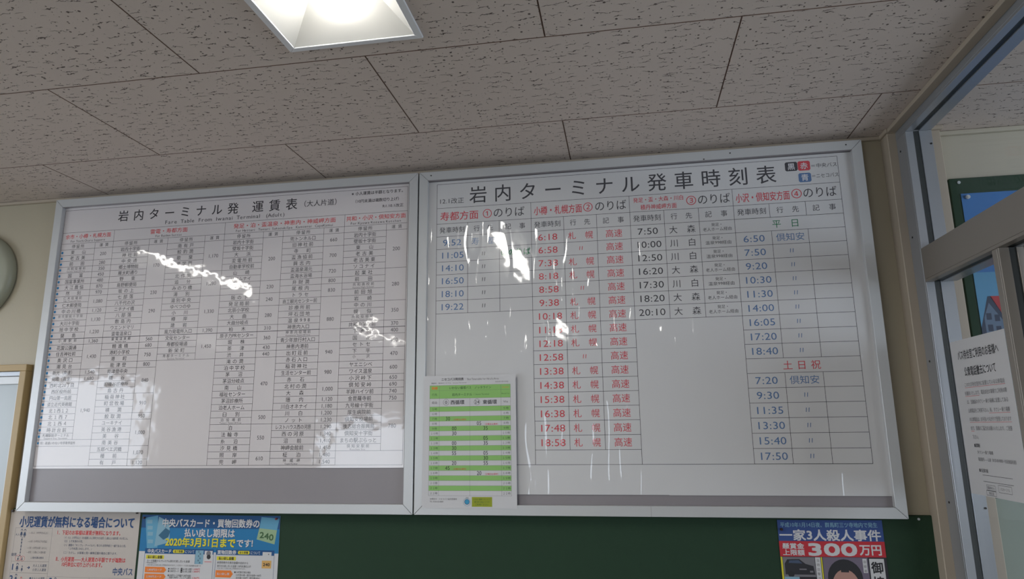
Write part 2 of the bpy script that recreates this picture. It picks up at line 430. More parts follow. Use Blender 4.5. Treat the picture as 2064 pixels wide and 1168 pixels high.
SHEETS = []
def run_lettering():
    obs = []
    for (c, b) in GL:
        cu = bpy.data.curves.new('glyph', 'FONT'); cu.body = c; cu.resolution_u = 3; cu.offset = b
        o = bpy.data.objects.new('glyph', cu); C.objects.link(o); obs.append(((c, b), o))
    dg = bpy.context.evaluated_depsgraph_get(); dg.update()
    for k, o in obs:
        me = o.evaluated_get(dg).to_mesh()
        vs = [(v.co.x, v.co.y) for v in me.vertices]; fs = [tuple(p.vertices) for p in me.polygons]
        if vs:
            cx = 0.5 if is_wide(k[0]) else (min(a for a, _ in vs) + max(a for a, _ in vs)) / 2
            vs = [(a - cx, b_ - (0.38 if is_wide(k[0]) else 0.345)) for a, b_ in vs]
        GL[k] = (vs, fs)
        o.evaluated_get(dg).to_mesh_clear()
    for k, o in obs:
        cu = o.data; bpy.data.objects.remove(o); bpy.data.curves.remove(cu)
    for (s, key, c, b, x, y, sx, sy, n) in JOBS:
        vs, fs = GL[(c, b)]; mb = s.parts[key][0]; i = len(mb.v)
        base = s.P(x, y, n); U, V = s.U * sx, s.V * sy
        mb.v += [(base.x + U.x * a + V.x * d, base.y + U.y * a + V.y * d, base.z + U.z * a + V.z * d) for a, d in vs]
        mb.f += [tuple(i + j for j in f) for f in fs]
    for s in SHEETS: s.finish()

# inks: laminated (under the wavy film of the big sheets) and plain
LAMA = dict(low=0.0020, mid=0.00075, fine=0.000016, crease=0.0, off=0.0, rough=0.05)
LAMB = dict(low=0.0015, mid=0.00050, fine=0.000008, crease=0.019, stretch=(2.8, 1, 0.45), off=4.0, rough=0.045)
def ink(name, rgb, lam=None):
    m = mat(name, rgb, 0.7, var=0.02)
    if lam: laminate(m, **lam)
    return m
PA = ink('laminated_white_sheet', (214, 209, 211), LAMA); PB = ink('laminated_white_timetable_sheet', (208, 208, 210), LAMB)
KA = ink('black_ink_on_fare_sheet', (62, 60, 66), LAMA); KB = ink('black_ink_on_timetable', (72, 72, 78), LAMB)
KA2 = ink('grey_ink_on_fare_sheet', (92, 90, 96), LAMA)
RA = ink('red_ink_on_fare_sheet', (212, 60, 66), LAMA); RB = ink('red_ink_on_timetable', (205, 78, 88), LAMB)
BA = ink('blue_ink_on_fare_sheet', (42, 130, 190), LAMA); BB = ink('blue_ink_on_timetable', (92, 122, 166), LAMB)
GB = ink('green_ink_on_timetable', (40, 122, 84), LAMB); WB = ink('white_ink_on_timetable', (215, 215, 220), LAMB)
PLAIN = ink('plain_white_paper', (204, 204, 207)); PLAIN2 = ink('cream_poster_paper', (190, 182, 176))
K0 = ink('black_print', (40, 40, 44)); K1 = ink('grey_print', (110, 108, 112)); R0 = ink('red_print', (205, 40, 50)); O0 = ink('orange_print', (232, 128, 50))
NAVY = ink('navy_print', (30, 70, 120)); W0 = ink('white_print', (204, 204, 206)); Y0 = ink('yellow_print', (214, 204, 50))
LG = ink('light_green_print', (150, 196, 110)); LG2 = ink('olive_green_print', (150, 160, 40)); SKYB = ink('sky_blue_print', (30, 116, 168)); DKB = ink('deep_blue_print', (26, 80, 132))
LBL = ink('pale_blue_print', (130, 170, 190)); GRY = ink('photo_grey_print', (120, 118, 124)); DGR = ink('photo_dark_print', (44, 44, 50)); SKIN = ink('photo_skin_print', (178, 136, 124))
MBL = ink('medium_blue_print', (60, 150, 190)); RED2 = ink('poster_red_print', (188, 44, 56)); BLU2 = ink('poster_blue_print', (50, 76, 136)); PALE = ink('pale_map_print', (150, 160, 150)); PINK = ink('faded_pink_print', (176, 146, 146)); BRN = ink('tan_ticket_print', (214, 170, 100)); TBG = ink('ticket_green_print', (150, 176, 140))

# ------------------------------------------------------------------ the two framed notice boards
YF = -0.050      # front face of the frames
YP = -0.034      # sheets
def board(name, x0, x1, z0, z1, iw, label):
    t = empty(name, ((x0 + x1) / 2, 0, z0)); L = t.location
    def rail(p, nm='frame_rail'):
        # p: outer a, outer b, inner b, inner a in (x,z)
        q = MB()
        back = [(a - L.x, -0.001, b - L.z) for a, b in p]; mid = [(a - L.x, YF + 0.003, b - L.z) for a, b in p]
        cx = sum(a for a, _ in p) / 4; cz = sum(b for _, b in p) / 4
        q.hexa([(a - L.x, YF, b - L.z) for a, b in p], back)
        q.build(nm, M_ALU, t, bevel=0.0009)
    g = 0.0005
    i0, i1, j0, j1 = x0 + iw, x1 - iw, z0 + iw, z1 - iw
    rail([(x0 + g, z1), (x1 - g, z1), (i1 - g, j1), (i0 + g, j1)])
    rail([(x0 + g, z0), (x1 - g, z0), (i1 - g, j0), (i0 + g, j0)])
    rail([(x0, z0 + g), (x0, z1 - g), (i0, j1 - g), (i0, j0 + g)])
    rail([(x1, z0 + g), (x1, z1 - g), (i1, j1 - g), (i1, j0 + g)])
    q = MB(); q.box(i0 - L.x - .004, i1 - L.x + .004, -0.031, -0.002, j0 - L.z - .004, j1 - L.z + .004)
    q.build('backing_panel', M_BACK, t)
    q = MB(); q.box(i0 - L.x, i1 - L.x, YF + 0.001, -0.031, j1 - L.z - 0.0012, j1 - L.z + 0.0002); q.build('channel_lining', M_BACK, t)
    tag(t, label, 'notice board')
    return t
bl = board('notice_board', -1.5575, -0.0868, 1.280, 2.447, 0.0315, 'aluminium framed board on the left holding the red and black fare table')
br = board('notice_board', -0.0818, 1.3924, 1.280, 2.447, 0.0315, 'aluminium framed board on the right holding the large departure timetable')
def screws(t, pts, r=0.0022):
    for (x, z) in pts:
        q = MB(); q.cyl((x - t.location.x, YF + 0.0002, z - t.location.z), 'y', r, -0.0014, 10); q.build('screw', M_DARK, t)
screws(br, [(-0.0385, 2.4325), (1.345, 2.4325), (0.985, 2.4335), (0.90, 2.4185)])
q = MB(); q.box(0.668 - br.location.x, 0.6688 - br.location.x, YF - 0.0003, YF + 0.002, 1.2805 - br.location.z, 1.311 - br.location.z); q.build('rail_joint', M_BACK, br)

K_ = (2.22318 + YP) / (2.22318 - 0.04)
def board_sheet(name, m, u0, u1, v0, v1, label, cat):
    # u, v are x, z of the board plane
    O = (CX * (1 - K_), YP, CZ * (1 - K_))
    s = Sheet(name, m, O, (K_, 0, 0), (0, 0, K_), (0, -1, 0), u0, u1, v0, v1, label, cat); SHEETS.append(s); return s

# ---- fare table (left)
A = board_sheet('fare_table_sheet', PA, -1.5225, -0.1225, 1.4265, 2.412, 'laminated fare table sheet with red headings and blue dots in the left board', 'sign')
A.rect('upper_sheet', PA, -1.5225, -0.1225, 1.8985, 2.412, 0.00015)
ax0, ax1 = -1.5175, -0.1265
c1, g1, f2, s2, f2b, g2, f3, s3_, f3b, g3, f4 = -1.371, -1.293, -1.140, -1.0625, -0.9095, -0.831, -0.675, -0.5975, -0.4395, -0.3615, -0.2035
zt, zt1, zg, zh, zb = 2.4022, 2.3115, 2.267, 2.2437, 1.4355
RP = (zh - zb) / 35
rz = lambda r: zh - RP * r
A.hl(ax0, ax1, zt, KA); A.hl(ax0, ax1, zb, KA); A.vl(ax0, zb, zt, KA); A.vl(ax1, zb, zt, KA)
A.hl(ax0, ax1, zt1, KA); A.hl(ax0, ax1, zg, KA); A.hl(ax0, ax1, zh, KA)
A.text('岩内ターミナル発', -1.0331, 2.3657, 0.046, KA, 'title_lettering', width=0.503, spread=True, bold=0.012)
A.text('運賃表', -0.6375, 2.3662, 0.047, KA, 'title_lettering', width=0.181, spread=True, bold=0.012)
A.text('（大人片道）', -0.458, 2.3636, 0.026, KA, 'title_lettering', width=0.162, bold=0.004)
A.text('Fare  Table  From  Iwanai  Terminal   (Adult)', -0.839, 2.3285, 0.0205, KA, 'title_lettering', width=0.487)
A.text('※小人運賃は半額となります。', -0.2376, 2.3887, 0.0145, KA, 'title_lettering', width=0.203, bold=0.015)
A.text('（10円未満は端数切り上げ）', -0.2412, 2.3590, 0.0145, KA, 'title_lettering', width=0.182, bold=0.015)
A.text('R1.10.1改正', -0.1806, 2.3343, 0.0135, KA, 'title_lettering', width=0.078, bold=0.015)
for (t, e, a, b, wj, we) in (('余市・小樽・札幌方面', 'For Yoichi Otaru Sapporo', ax0, g1, 0.198, 0.15), ('雷電・寿都方面', 'For Raiden Suttsu', g1, g2, 0.157, 0.11),
                             ('発足・泊・盃温泉・神恵内・神威岬方面', 'For Hattari   Tomari  SakazukiSpa   Kamoenai   CapeKamui', g2, g3, 0.402, 0.382), ('共和・小沢・倶知安方面', 'For Kyowa Kozawa Kutchan', g3, ax1, 0.224, 0.19)):
    A.text(t, (a + b) / 2, 2.2950, 0.0195, RA, 'heading_lettering', width=wj, bold=0.006)
    A.text(e, (a + b) / 2, 2.2765, 0.0130, KA, 'heading_lettering', width=we)
for x in (g1, g2, g3): A.vl(x, zb, zt1, KA)
def stopw(t):
    n = len(t); return {1: 0.018, 2: 0.047, 3: 0.066, 4: 0.082, 5: 0.084, 6: 0.100, 7: 0.112}.get(n, 0.132)
def column(x0, x1, xf, stops, fares, r_end=None, dots=False):
    """stops between x0 and x1, merged fares between x1 and xf"""
    n = len(stops)
    A.text('停留所', (x0 + x1) / 2, (zg + zh) / 2, 0.0165, KA, 'stop_names', width=0.055, spread=True)
    A.text('運賃', (x1 + xf) / 2, (zg + zh) / 2, 0.0150, KA, 'stop_names', width=0.039, spread=True)
    A.vl(x1, rz(n), zg, KA)
    for r, t in enumerate(stops):
        zc = (rz(r) + rz(r + 1)) / 2
        A.hl(x0, x1, rz(r + 1), KA)
        if not t: continue
        ux = (x0 + x1) / 2 + (0.004 if dots else 0)
        t, _, en = t.partition('|')
        if en:
            A.text(t, ux, zc + 0.0042, 0.0125, KA2, 'stop_names', width=min(stopw(t) * .95, 0.11), spread=True)
            A.text(en, ux, zc - 0.0066, 0.0075, KA2, 'stop_names', width=min(0.0046 * len(en), 0.11))
        else:
            A.text(t, ux, zc, 0.0175, KA, 'stop_names', width=stopw(t) * (0.93 if dots and len(t) > 5 else 1), spread=True)
        if dots: A.disc('blue_dots', BA, x0 + 0.0078, zc, 0.0048)
    r = 0
    for (v, k) in fares:
        A.hl(x1, xf, rz(r + k), KA)
        if v: A.text(v, (x1 + xf) / 2, rz(r + k / 2), 0.0188, KA2, 'fare_figures', width=0.0092 * sum(0.5 if c == ',' else 1 for c in v), ysc=1.0)
        r += k
column(ax0, c1, g1, ['東　山', '老古美', '前　田', '共和役場前|Kyowa Town Office', '国　富', '国富事業所', '大江農協', '然　別', '仁木役場前|Niki Town Office', '仁木郵便局', '中の川橋', '余市駅前十字街|Yoichi Sta.', '大川十字街', '旭中学校', '蘭　島', '小樽駅前|Otaru Sta.', '花園公園通', '住吉神社前', '奥沢口', '潮見台', '新光（高速）', '見晴（高速）', '西町北20丁目', '西区役所前', '円山第一鳥居', '道立近代美術館', '北１西１２', '北１西７', '北１西４', '時計台前', '札幌駅前ターミナル|Sapporo Sta. Terminal'],
       [('200', 2), ('280', 1), ('350', 1), ('450', 1), ('480', 1), ('870', 1), ('970', 1), ('1,080', 2), ('1,120', 1), ('1,130', 2), ('1,230', 2), ('1,360', 1), ('1,430', 4), ('1,540', 1), ('1,680', 1), ('1,940', 9)], dots=True)
A.hl(ax0, g1, rz(32), KA); A.disc('blue_dots', BA, ax0 + 0.0075, rz(31.5), 0.0040)
A.text('印：高速いわない号停車停留所', ax0 + 0.016, rz(31.5), 0.0115, KA2, 'stop_names', width=0.145, al='l')
column(g1, f2, s2, ['岩内十字街', '神社前', '中央通', '郷土博物館', '雁太町通り', '野　束', '島野郵便局', '坂の上', '七部落', '八千代の沢', 'ニチナイ橋', '八部落', '敷島内', 'ウエンドマリ', '雷電温泉口', '雷電温泉郷|Raiden Spa', '精進橋', '港町小学校', '港　町', '能津登', '能津登中央', '磯　谷', '旧磯谷診療所', '島古丹', '稲荷神社', '町営牧場', '横　澗', '鮫取澗', 'ユーキナイ', '美谷漁港', '美　谷', '南美谷', '五郎ベエ沢橋', '種　前', '有　戸'],
       [('170', 7), ('230', 2), ('290', 4), ('', 2), ('560', 1), ('680', 1), ('750', 2), ('800', 1), ('840', 4), ('910', 3), ('950', 1), ('1,000', 4), ('1,070', 2), ('1,120', 1)])
A.vl(s2, zb, zg, KA)
column(s2, f2b, g2, ['南有戸', '鮫釣澗', '歌　棄', '潮学園', '', '北作開', '追　分', 'みのり橋', '湯　別', '湯別中央', 'ゆべつのゆ', '小　川', '樽　岸', '建　岩', '風力発電所入口', '文化センター', '寿都役場通', '新栄町', '寿都ターミナル|Suttsu Terminal'],
       [('1,170', 5), ('1,280', 4), ('1,330', 5), ('1,390', 1), ('1,450', 4)])
column(g2, f3, s3_, ['岩内十字街', '壁坂十字街', '大　浜', '変電所前', '自動車学校前', '山　崎', 'リヤムナイ', '幌ムナイ', '', '阪の下', '発足局前', '北辰小学校', '大　曲', '大曲分岐点', '柏　木', '原子力PRセンター', '堀　株', '茶　津', '渋　井', '滝の澗', '泊中学校', '茅　沼', '茅沼分岐点', '南　山', '福祉センター', '茅沼診療所', '泊老人ホーム', '臼　別', '泊役場前|Tomari Town Office', '泊', '法輪寺', '糸　泊', '汐見橋', '照　岸', '兜　岬'],
       [('200', 7), ('230', 2), ('240', 2), ('280', 3), ('310', 1), ('360', 2), ('430', 1), ('440', 1), ('470', 8), ('500', 2), ('550', 4), ('610', 2)])
A.vl(s3_, zb, zg, KA)
column(s3_, f3b, g3, ['兜トンネル口', '旧神社前', '寺　町', '盃漁協前', '興志内', '盃温泉湯元', '盃海水浴場', '弁財澗', '尾根内', 'トラセ', '商工観光センター前', '診療所前', '坪石団地', '温泉998', '神恵内入口', '神恵内役場前|Kamoenai Town Office', '青少年旅行村入口', '神恵内港前', '出町荘前', '赤石入口', '稲荷神社', '生活センター前', '赤　石', '北村の澗', '大　森', '珊　内', '川白オネナイ', '川　白', 'ノット', 'レストハウス西の河原', '西の河原', '沼　前', '神岬会館前', '柾　泊', '神威岬|Cape Kamui'],
       [('660', 2), ('700', 3), ('720', 2), ('800', 1), ('830', 2), ('880', 7), ('940', 3), ('980', 3), ('1,000', 2), ('1,120', 1), ('1,180', 1), ('1,200', 1), ('1,230', 1), ('1,290', 1), ('1,340', 1), ('1,410', 1), ('1,450', 1), ('1,480', 1), ('1,540', 1)])
column(g3, f4, ax1, ['岩内十字街', '壁坂十字街', '東　山', '老古美', '老古美東', 'ソコナイ', '起業社', '前　田', '共和高校前|Kyowa High School', '前田旭', '岩　崎', '中の川', '幌　似', '共和役場前|Kyowa Town Office', '共和中学校前', '下湧別', '国　富', 'セトセ', '下　平', '小　沢|Kozawa', 'ヤエニシベ', 'ワイス温泉', '小沢峠下', '倶知安峠', '羊蹄ハイツ前', '金毘羅寺前', '九号線十字街', '厚生病院前', '倶知安役場前', '後志総合振興局', '倶知安十字街', 'まちの駅ぷらっと', '倶知安駅前|Kutchan Sta.'],
       [('200', 6), ('280', 5), ('350', 3), ('370', 1), ('400', 1), ('450', 2), ('470', 2), ('600', 2), ('650', 1), ('690', 1), ('740', 1), ('750', 1), ('780', 7)])
A.hl(ax0, ax1, rz(15) - 0.0008, KA, 0.0010)

# ---- departure timetable (right)
B = board_sheet('timetable_sheet', PB, -0.0485, 1.3608, 1.3435, 2.4105, 'laminated white departure timetable sheet in the right board', 'sign')
B.rect('upper_sheet', PB, -0.0485, 1.3608, 1.829, 2.4105, 0.00015)
B.rect('lower_right_sheet', PB, 0.7257, 1.3608, 1.3425, 1.829, 0.00008)
bx0, bx1 = -0.0185, 1.317; cw = (bx1 - bx0) / 12
X = [bx0 + cw * k for k in range(13)]
bt, bt1, bg, bh, bb = 2.400, 2.311, 2.2535, 2.2070, 1.4345
BP = (bh - bb) / 17
zr = lambda r: bh - BP * r
zc_ = lambda r: bh - BP * (r + 0.5)
LW_ = 0.0013
for z in (bt, bt1, bg, bb): B.hl(bx0, bx1, z, KB, LW_)
B.vl(bx0, bb, bt, KB, LW_); B.vl(bx1, bb, bt, KB, LW_)
for k in (3, 6, 9): B.vl(X[k], bb, bt1, KB, LW_)
for k, n in ((0, 6), (3, 16), (6, 7), (9, 0)):
    for j in (1, 2): B.vl(X[k + j], zr(n), bg, KB, LW_)
    for r in range(n + 1): B.hl(X[k], X[k + 3], zr(r), KB, LW_)
for r in range(0, 18): B.hl(X[9], X[12], zr(r), KB, LW_)
for j in (10, 11): B.vl(X[j], zr(10), zr(1), KB, LW_); B.vl(X[j], zr(17), zr(11), KB, LW_)
for i, c in enumerate('岩内ターミナル発車時刻表'):
    B.text(c, 0.1304 + (1.0938 - 0.1304) * i / 11, 2.3535, 0.066, KB, 'title_lettering', bold=0.006)
B.text('12.1改正', 0.034, 2.3365, 0.0225, KB, 'title_lettering', width=0.092)
for (u0, u1, v0, v1, m, c) in ((1.1549, 1.1935, 2.3595, 2.3905, KB, '黒'), (1.1945, 1.2325, 2.3585, 2.391, RB, '赤'), (1.1935, 1.2322, 2.319, 2.350, BB, '青')):
    r = 0.004
    B.poly('colour_keys', m, [(u0 + r, v0), (u1 - r, v0), (u1, v0 + r), (u1, v1 - r), (u1 - r, v1), (u0 + r, v1), (u0, v1 - r), (u0, v0 + r)], 0.00025)
    B.text(c, (u0 + u1) / 2, (v0 + v1) / 2, 0.0245, WB, 'key_lettering', bold=0.02, n=0.0005)
B.text('＝中央バス', 1.2745, 2.3725, 0.0165, KB, 'key_lettering', width=0.082)
B.text('＝ニセコバス', 1.2750, 2.3375, 0.0165, KB, 'key_lettering', width=0.084)
HZ = 2.2815
def noriba(u0, u1, num, uc): 
    B.text(num, uc, HZ + .001, 0.0380, RB, 'heading_lettering', bold=0.006)
    B.text('のりば', (u0 + u1) / 2, HZ + .001, 0.038, KB, 'heading_lettering', width=u1 - u0)
noriba(0.182, 0.294, '①', 0.1625); noriba(0.532, 0.640, '②', 0.5105); noriba(0.870, 0.976, '③', 0.851); noriba(1.200, 1.305, '④', 1.1822)
B.text('寿都方面', 0.0625, HZ - .001, 0.034, RB, 'heading_lettering', width=0.139, bold=0.008)
B.text('小樽・札幌方面', 0.408, HZ - .002, 0.033, RB, 'heading_lettering', width=0.166, bold=0.010)
B.text('発足・盃・大森・川白', 0.745, 2.2942, 0.0185, RB, 'heading_lettering', width=0.166, bold=0.008)
B.text('積丹神威岬方面', 0.7445, 2.2680, 0.0195, RB, 'heading_lettering', width=0.119, bold=0.008)
B.text('小沢・倶知安方面', 1.077, HZ - .003, 0.033, RB, 'heading_lettering', width=0.169, bold=0.010)
for k in (0, 3, 6, 9):
    z = (bg + bh) / 2
    B.text('発車時刻', X[k] + cw / 2, z, 0.0235, KB, 'heading_lettering', width=0.092)
    B.text('行先', X[k + 1] + cw / 2, z, 0.0225, KB, 'heading_lettering', width=0.070, spread=True)
    B.text('記事', X[k + 2] + cw / 2, z, 0.0225, KB, 'heading_lettering', width=0.072, spread=True)
def tm(t, k, r, m): B.text(t, X[k] + cw / 2, zc_(r), 0.0315, m, 'departure_times', width=0.068 if len(t) == 4 else 0.086, bold=-0.006)
def dest(t, k, r, m): B.text(t, X[k + 1] + cw / 2, zc_(r), 0.028, m, 'destinations', width=0.085 if len(t) == 2 else 0.088, spread=len(t) == 2)
def ditto(k, r, m):
    u, z = X[k + 1] + cw * 0.5, zc_(r)
    for d in (-0.004, 0.004): B.poly('destinations', m, [(u + d - .0015, z - .0065), (u + d + .0003, z - .0065), (u + d + .0020, z + .0065), (u + d - .0001, z + .0065)], 0.0004)
for r, t in enumerate(('9:52', '11:05', '14:10', '16:50', '18:10', '19:22')):
    tm(t, 0, r, BB); dest('寿都', 0, r, BB) if r == 0 else ditto(0, r, KB)
B.text('②のりば', X[2] + cw / 2, zc_(1), 0.027, GB, 'notes', width=0.104, bold=0.02)
for r, t in enumerate(('6:18', '6:58', '7:38', '8:18', '8:58', '9:38', '10:18', '11:18', '12:18', '12:58', '13:38', '14:38', '15:38', '16:38', '17:48', '18:58')):
    tm(t, 3, r, RB); ditto(3, r, RB) if r in (1, 4, 9) else dest('札幌', 3, r, RB)
    B.text('高速', X[5] + cw / 2, zc_(r), 0.0295, RB, 'notes', width=0.057)
for r, (t, d) in enumerate((('7:50', 0), ('10:00', 1), ('12:50', 1), ('16:20', 0), ('17:30', 1), ('18:20', 0), ('20:10', 0))):
    tm(t, 6, r, KB); dest('川白' if d else '大森', 6, r, KB)
    B.text('発足・', X[8] + cw / 2, zc_(r) + 0.0095, 0.0125, KB, 'notes', width=0.037)
    B.text('温泉998経由' if d else '老人ホーム経由', X[8] + cw / 2, zc_(r) - 0.006, 0.0135, KB, 'notes', width=0.083 if d else 0.092)
B.text('平日', (X[9] + X[12]) / 2 - .01, zc_(0), 0.029, GB, 'notes', width=0.085, spread=True)
B.text('土日祝', (X[9] + X[12]) / 2 - .004, zc_(10), 0.030, RB, 'notes', width=0.112, spread=True)
rows4 = {1: '6:50', 2: '7:50', 3: '9:20', 4: '10:30', 5: '11:30', 6: '14:00', 7: '16:05', 8: '17:20', 9: '18:40', 11: '7:20', 12: '9:30', 13: '11:35', 14: '13:30', 15: '15:40', 16: '17:50'}
for r, t in rows4.items():
    tm(t, 9, r, BB); dest('倶知安', 9, r, BB) if r in (1, 11) else ditto(9, r, BB)

# ---- small green bus timetable stuck over the lower left corner of the right board
def flat_sheet(name, m, y, u0, u1, v0, v1, label, cat='poster', tilt=0.0, group=None, thick=0.0006):
    ca, sa = math.cos(tilt), math.sin(tilt); pu, pv = (u0 + u1) / 2, (v0 + v1) / 2
    O = Vector((pu - pu * ca + pv * sa, y, pv - pu * sa - pv * ca))
    s = Sheet(name, m, O, (ca, 0, sa), (-sa, 0, ca), (0, -1, 0), u0, u1, v0, v1, label, cat, group, thick); SHEETS.append(s); return s
N = flat_sheet('small_timetable', PLAIN, -0.0512, -0.0545, 0.2560, 1.3008, 1.7232, 'small green striped bus timetable over the right board lower left corner', 'sign')
n0, n1, nt_, nb = -0.0328, 0.2384, 1.6910, 1.3395
na, nm_, nz_ = 0.0005, 0.1036, 0.2072
N.text('ニセコバス時刻表', 0.0445, 1.7108, 0.0105, K0, width=0.076, bold=0.02)
N.text('Bus Timetable for Hirafu Area', 0.1480, 1.7100, 0.0095, K1, width=0.106)
N.text('路線名　岩内ターミナル　Iwanai Terminal', 0.032, 1.6985, 0.0052, K1, width=0.12); N.text('令和元年12月1日改正', 0.21, 1.6995, 0.0052, K1, width=0.045)
top = [nt_, 1.6737, 1.6480, 1.6215]
for k in range(19): top.append(1.6215 - (1.6215 - nb) * (k + 1) / 18)
GRN = ink('green_timetable_band', (140, 190, 108)); DKG = ink('dark_green_print', (60, 96, 60))
top = top[:4] + [1.6215 - (1.6215 - nb) * (k + 1) / 18 for k in range(18)]
N.rect('green_bands', GRN, n0, n1, top[1], top[0]); N.rect('green_bands', GRN, n0, n1, top[2], top[1])
for k in range(18):
    if k % 2 == 0: N.rect('green_bands', GRN, n0, n1, top[k + 4], top[k + 3])
    zc = (top[k + 3] + top[k + 4]) / 2; h = k + 5
    lab = ''.join('０１２３４５６７８９'[int(c)] for c in str(h)) + '時'
    for u in ((n0 + na) / 2, (nz_ + n1) / 2): N.text(lab, u, zc, 0.0085, DKG if k % 2 == 0 else K1, width=0.019 if h < 10 else 0.026)
for z in top: N.hl(n0, n1, z, K1, 0.0005)
for x in (n0, na, nz_, n1): N.vl(x, nb, nt_, K1, 0.0006)
N.vl(nm_, nb, top[2], K1, 0.0006)
N.text('路線', (n0 + na) / 2, (top[0] + top[1]) / 2, 0.0105, O0, width=0.021, bold=0.02); N.text('Line', (nz_ + n1) / 2, 1.6815, 0.0065, O0, width=0.022)
N.text('行先', (n0 + na) / 2, (top[1] + top[2]) / 2, 0.0095, DKG, bold=0.01); N.text('Bound for', (nz_ + n1) / 2, 1.661, 0.006, DKG, width=0.027)
N.text('経由', (n0 + na) / 2, 1.635, 0.0095, K1); N.text('Via', (nz_ + n1) / 2, 1.635, 0.0095, K1, width=0.016)
N.text('いわない循環バス　ノッタライン', 0.104, 1.6822, 0.0100, DKG, width=0.142, bold=0.01)
N.text('岩内ターミナル', 0.0770, 1.6600, 0.0100, DKG, width=0.068, bold=0.01); N.text('/  Iwanai Terminal', 0.142, 1.6600, 0.0070, DKG, width=0.052)
N.ring('lettering', K0, 0.0232, 1.6356, 0.0100, 0.0007, r2=0.0103); N.text('0', 0.0232, 1.6356, 0.0150, K0)
N.text('西循環', 0.0615, 1.6352, 0.0152, K0, width=0.048, bold=0.01)
N.ring('lettering', K0, 0.1273, 1.6350, 0.0100, 0.0007, r2=0.0103); N.text('24', 0.1273, 1.6350, 0.0150, K0, width=0.0160)
N.text('東循環', 0.1698, 1.6345, 0.0152, K0, width=0.048, bold=0.01)
def nt2(h, col, t, note=False):
    k = h - 5; zc = (top[k + 3] + top[k + 4]) / 2; u = (0.051 if col == 0 else 0.1555) - (0.0215 if note else 0)
    N.text(t, u, zc, 0.0172, K0, width=0.0160)
    if note: N.text('（日曜日は運休）', u + 0.041, zc - 0.003, 0.0062, R0, width=0.052)
for h, c, t, f in ((7, 0, '30', 1), (9, 0, '00', 0), (10, 0, '30', 0), (12, 0, '00', 0), (13, 0, '30', 0), (14, 0, '55', 0), (16, 0, '20', 0), (17, 0, '45', 1),
                   (8, 1, '05', 1), (9, 1, '35', 0), (11, 1, '05', 0), (12, 1, '35', 0), (14, 1, '05', 0), (15, 1, '30', 0), (16, 1, '55', 0), (18, 1, '20', 1)): nt2(h, c, t, f)
N.text('お問合せ　ニセコバス岩内営業所', 0.0165, 1.3295, 0.0066, K1, width=0.090); N.text('TEL 0136-62-0000', -0.006, 1.3215, 0.0066, K1, width=0.045)
N.ring('emblem', LBL, 0.0943, 1.3205, 0.0125, 0.0012); N.disc('emblem', MBL, 0.0943, 1.3212, 0.0084); N.ring('emblem', NAVY, 0.0943, 1.3212, 0.0084, 0.0012, n=0.0004)
N.text('バス', 0.0943, 1.3335, 0.0050, K0, bold=0.02)
N.rect('green_bands', LG2, 0.1101, 0.1759, 1.3064, 1.3361); N.text('いわない循環バスについて', 0.143, 1.3290, 0.0062, DKG, width=0.055); N.text('乗り降り自由バスです', 0.143, 1.3210, 0.0062, DKG, width=0.05); N.text('ご利用ください', 0.143, 1.3130, 0.0062, DKG, width=0.045)

# ------------------------------------------------------------------ green pin board below, with posters
gb = bx('pin_board', M_GREEN, (-1.606, 1.470, -0.012, -0.0005, 0.42, 1.286), bevel=0.002, loc=(-0.068, 0, 0.42))
tag(gb, 'long dark green pin board on the wall under both framed boards', 'notice board')
def pin(x, z, y, m, label, r=0.0045, h=0.006, nx=0):
    q = MB(); q.cyl((x, y, z), 'y', r, -h, 14); q.cyl((x, y - h, z), 'y', r * 0.6, -h * 0.3, 14)
    o = q.build('push_pin', m, loc=(x, y, z)); tag(o, label, 'pin'); return o
M_PINW = mat('white_pin', (190, 196, 200), 0.3); M_PINB = mat('dark_pin', (58, 42, 38), 0.4); M_PINR = mat('maroon_pin', (120, 40, 44), 0.4)

P1 = flat_sheet('child_fare_poster', PLAIN2, -0.0135, -1.6096, -1.0880, 0.905, 1.2815, 'cream poster with blue heading about free child fares, lower left')
P1.text('小児運賃が無料になる場合について', -1.3375, 1.2405, 0.0400, NAVY, 'title_lettering', width=0.464, bold=0.030)
for (u0, u1, v0, v1) in ((-1.583, -1.4310, 1.1055, 1.2190), (-1.583, -1.4300, 1.0670, 1.1055), (-1.583, -1.4300, 0.98, 1.0670)):
    P1.hl(u0, u1, v1, K1, 0.0006); P1.hl(u0, u1, v0, K1, 0.0006); P1.vl(u0, v0, v1, K1, 0.0006); P1.vl(u1, v0, v1, K1, 0.0006)
P1.hl(-1.43, -1.10, 1.0570, K1, 0.0006); P1.vl(-1.262, 0.98, 1.0570, K1, 0.0006)
def kid(u, v, s, m, red=False):
    P1.disc('figures', m, u, v + s * .72, s * .17); P1.disc('figures', PLAIN2, u, v + s * .68, s * .11, n=0.0004)
    P1.poly('figures', m, [(u - s * .12, v + s * .5), (u + s * .12, v + s * .5), (u + s * .2, v + s * .1), (u - s * .2, v + s * .1)])
    P1.rect('figures', m, u - s * .1, u - s * .03, v - s * .12, v + s * .1, 0.0003); P1.rect('figures', m, u + s * .03, u + s * .1, v - s * .12, v + s * .1, 0.0003)
NAV2 = ink('grey_blue_print', (70, 84, 110))
kid(-1.556, 1.192, 0.026, NAV2); kid(-1.5425, 1.190, 0.028, NAV2)
for i, z in enumerate((1.180, 1.170, 1.158, 1.147, 1.137, 1.126)): kid(-1.551, z - .004, 0.013 - i * .0006, NAV2)
P1.text('大人', -1.5715, 1.196, 0.009, NAV2); P1.text('幼児', -1.5755, 1.1285, 0.011, NAV2, bold=0.02)
kid(-1.557, 1.110, 0.014, NAV2); kid(-1.5405, 1.110, 0.011, NAV2)
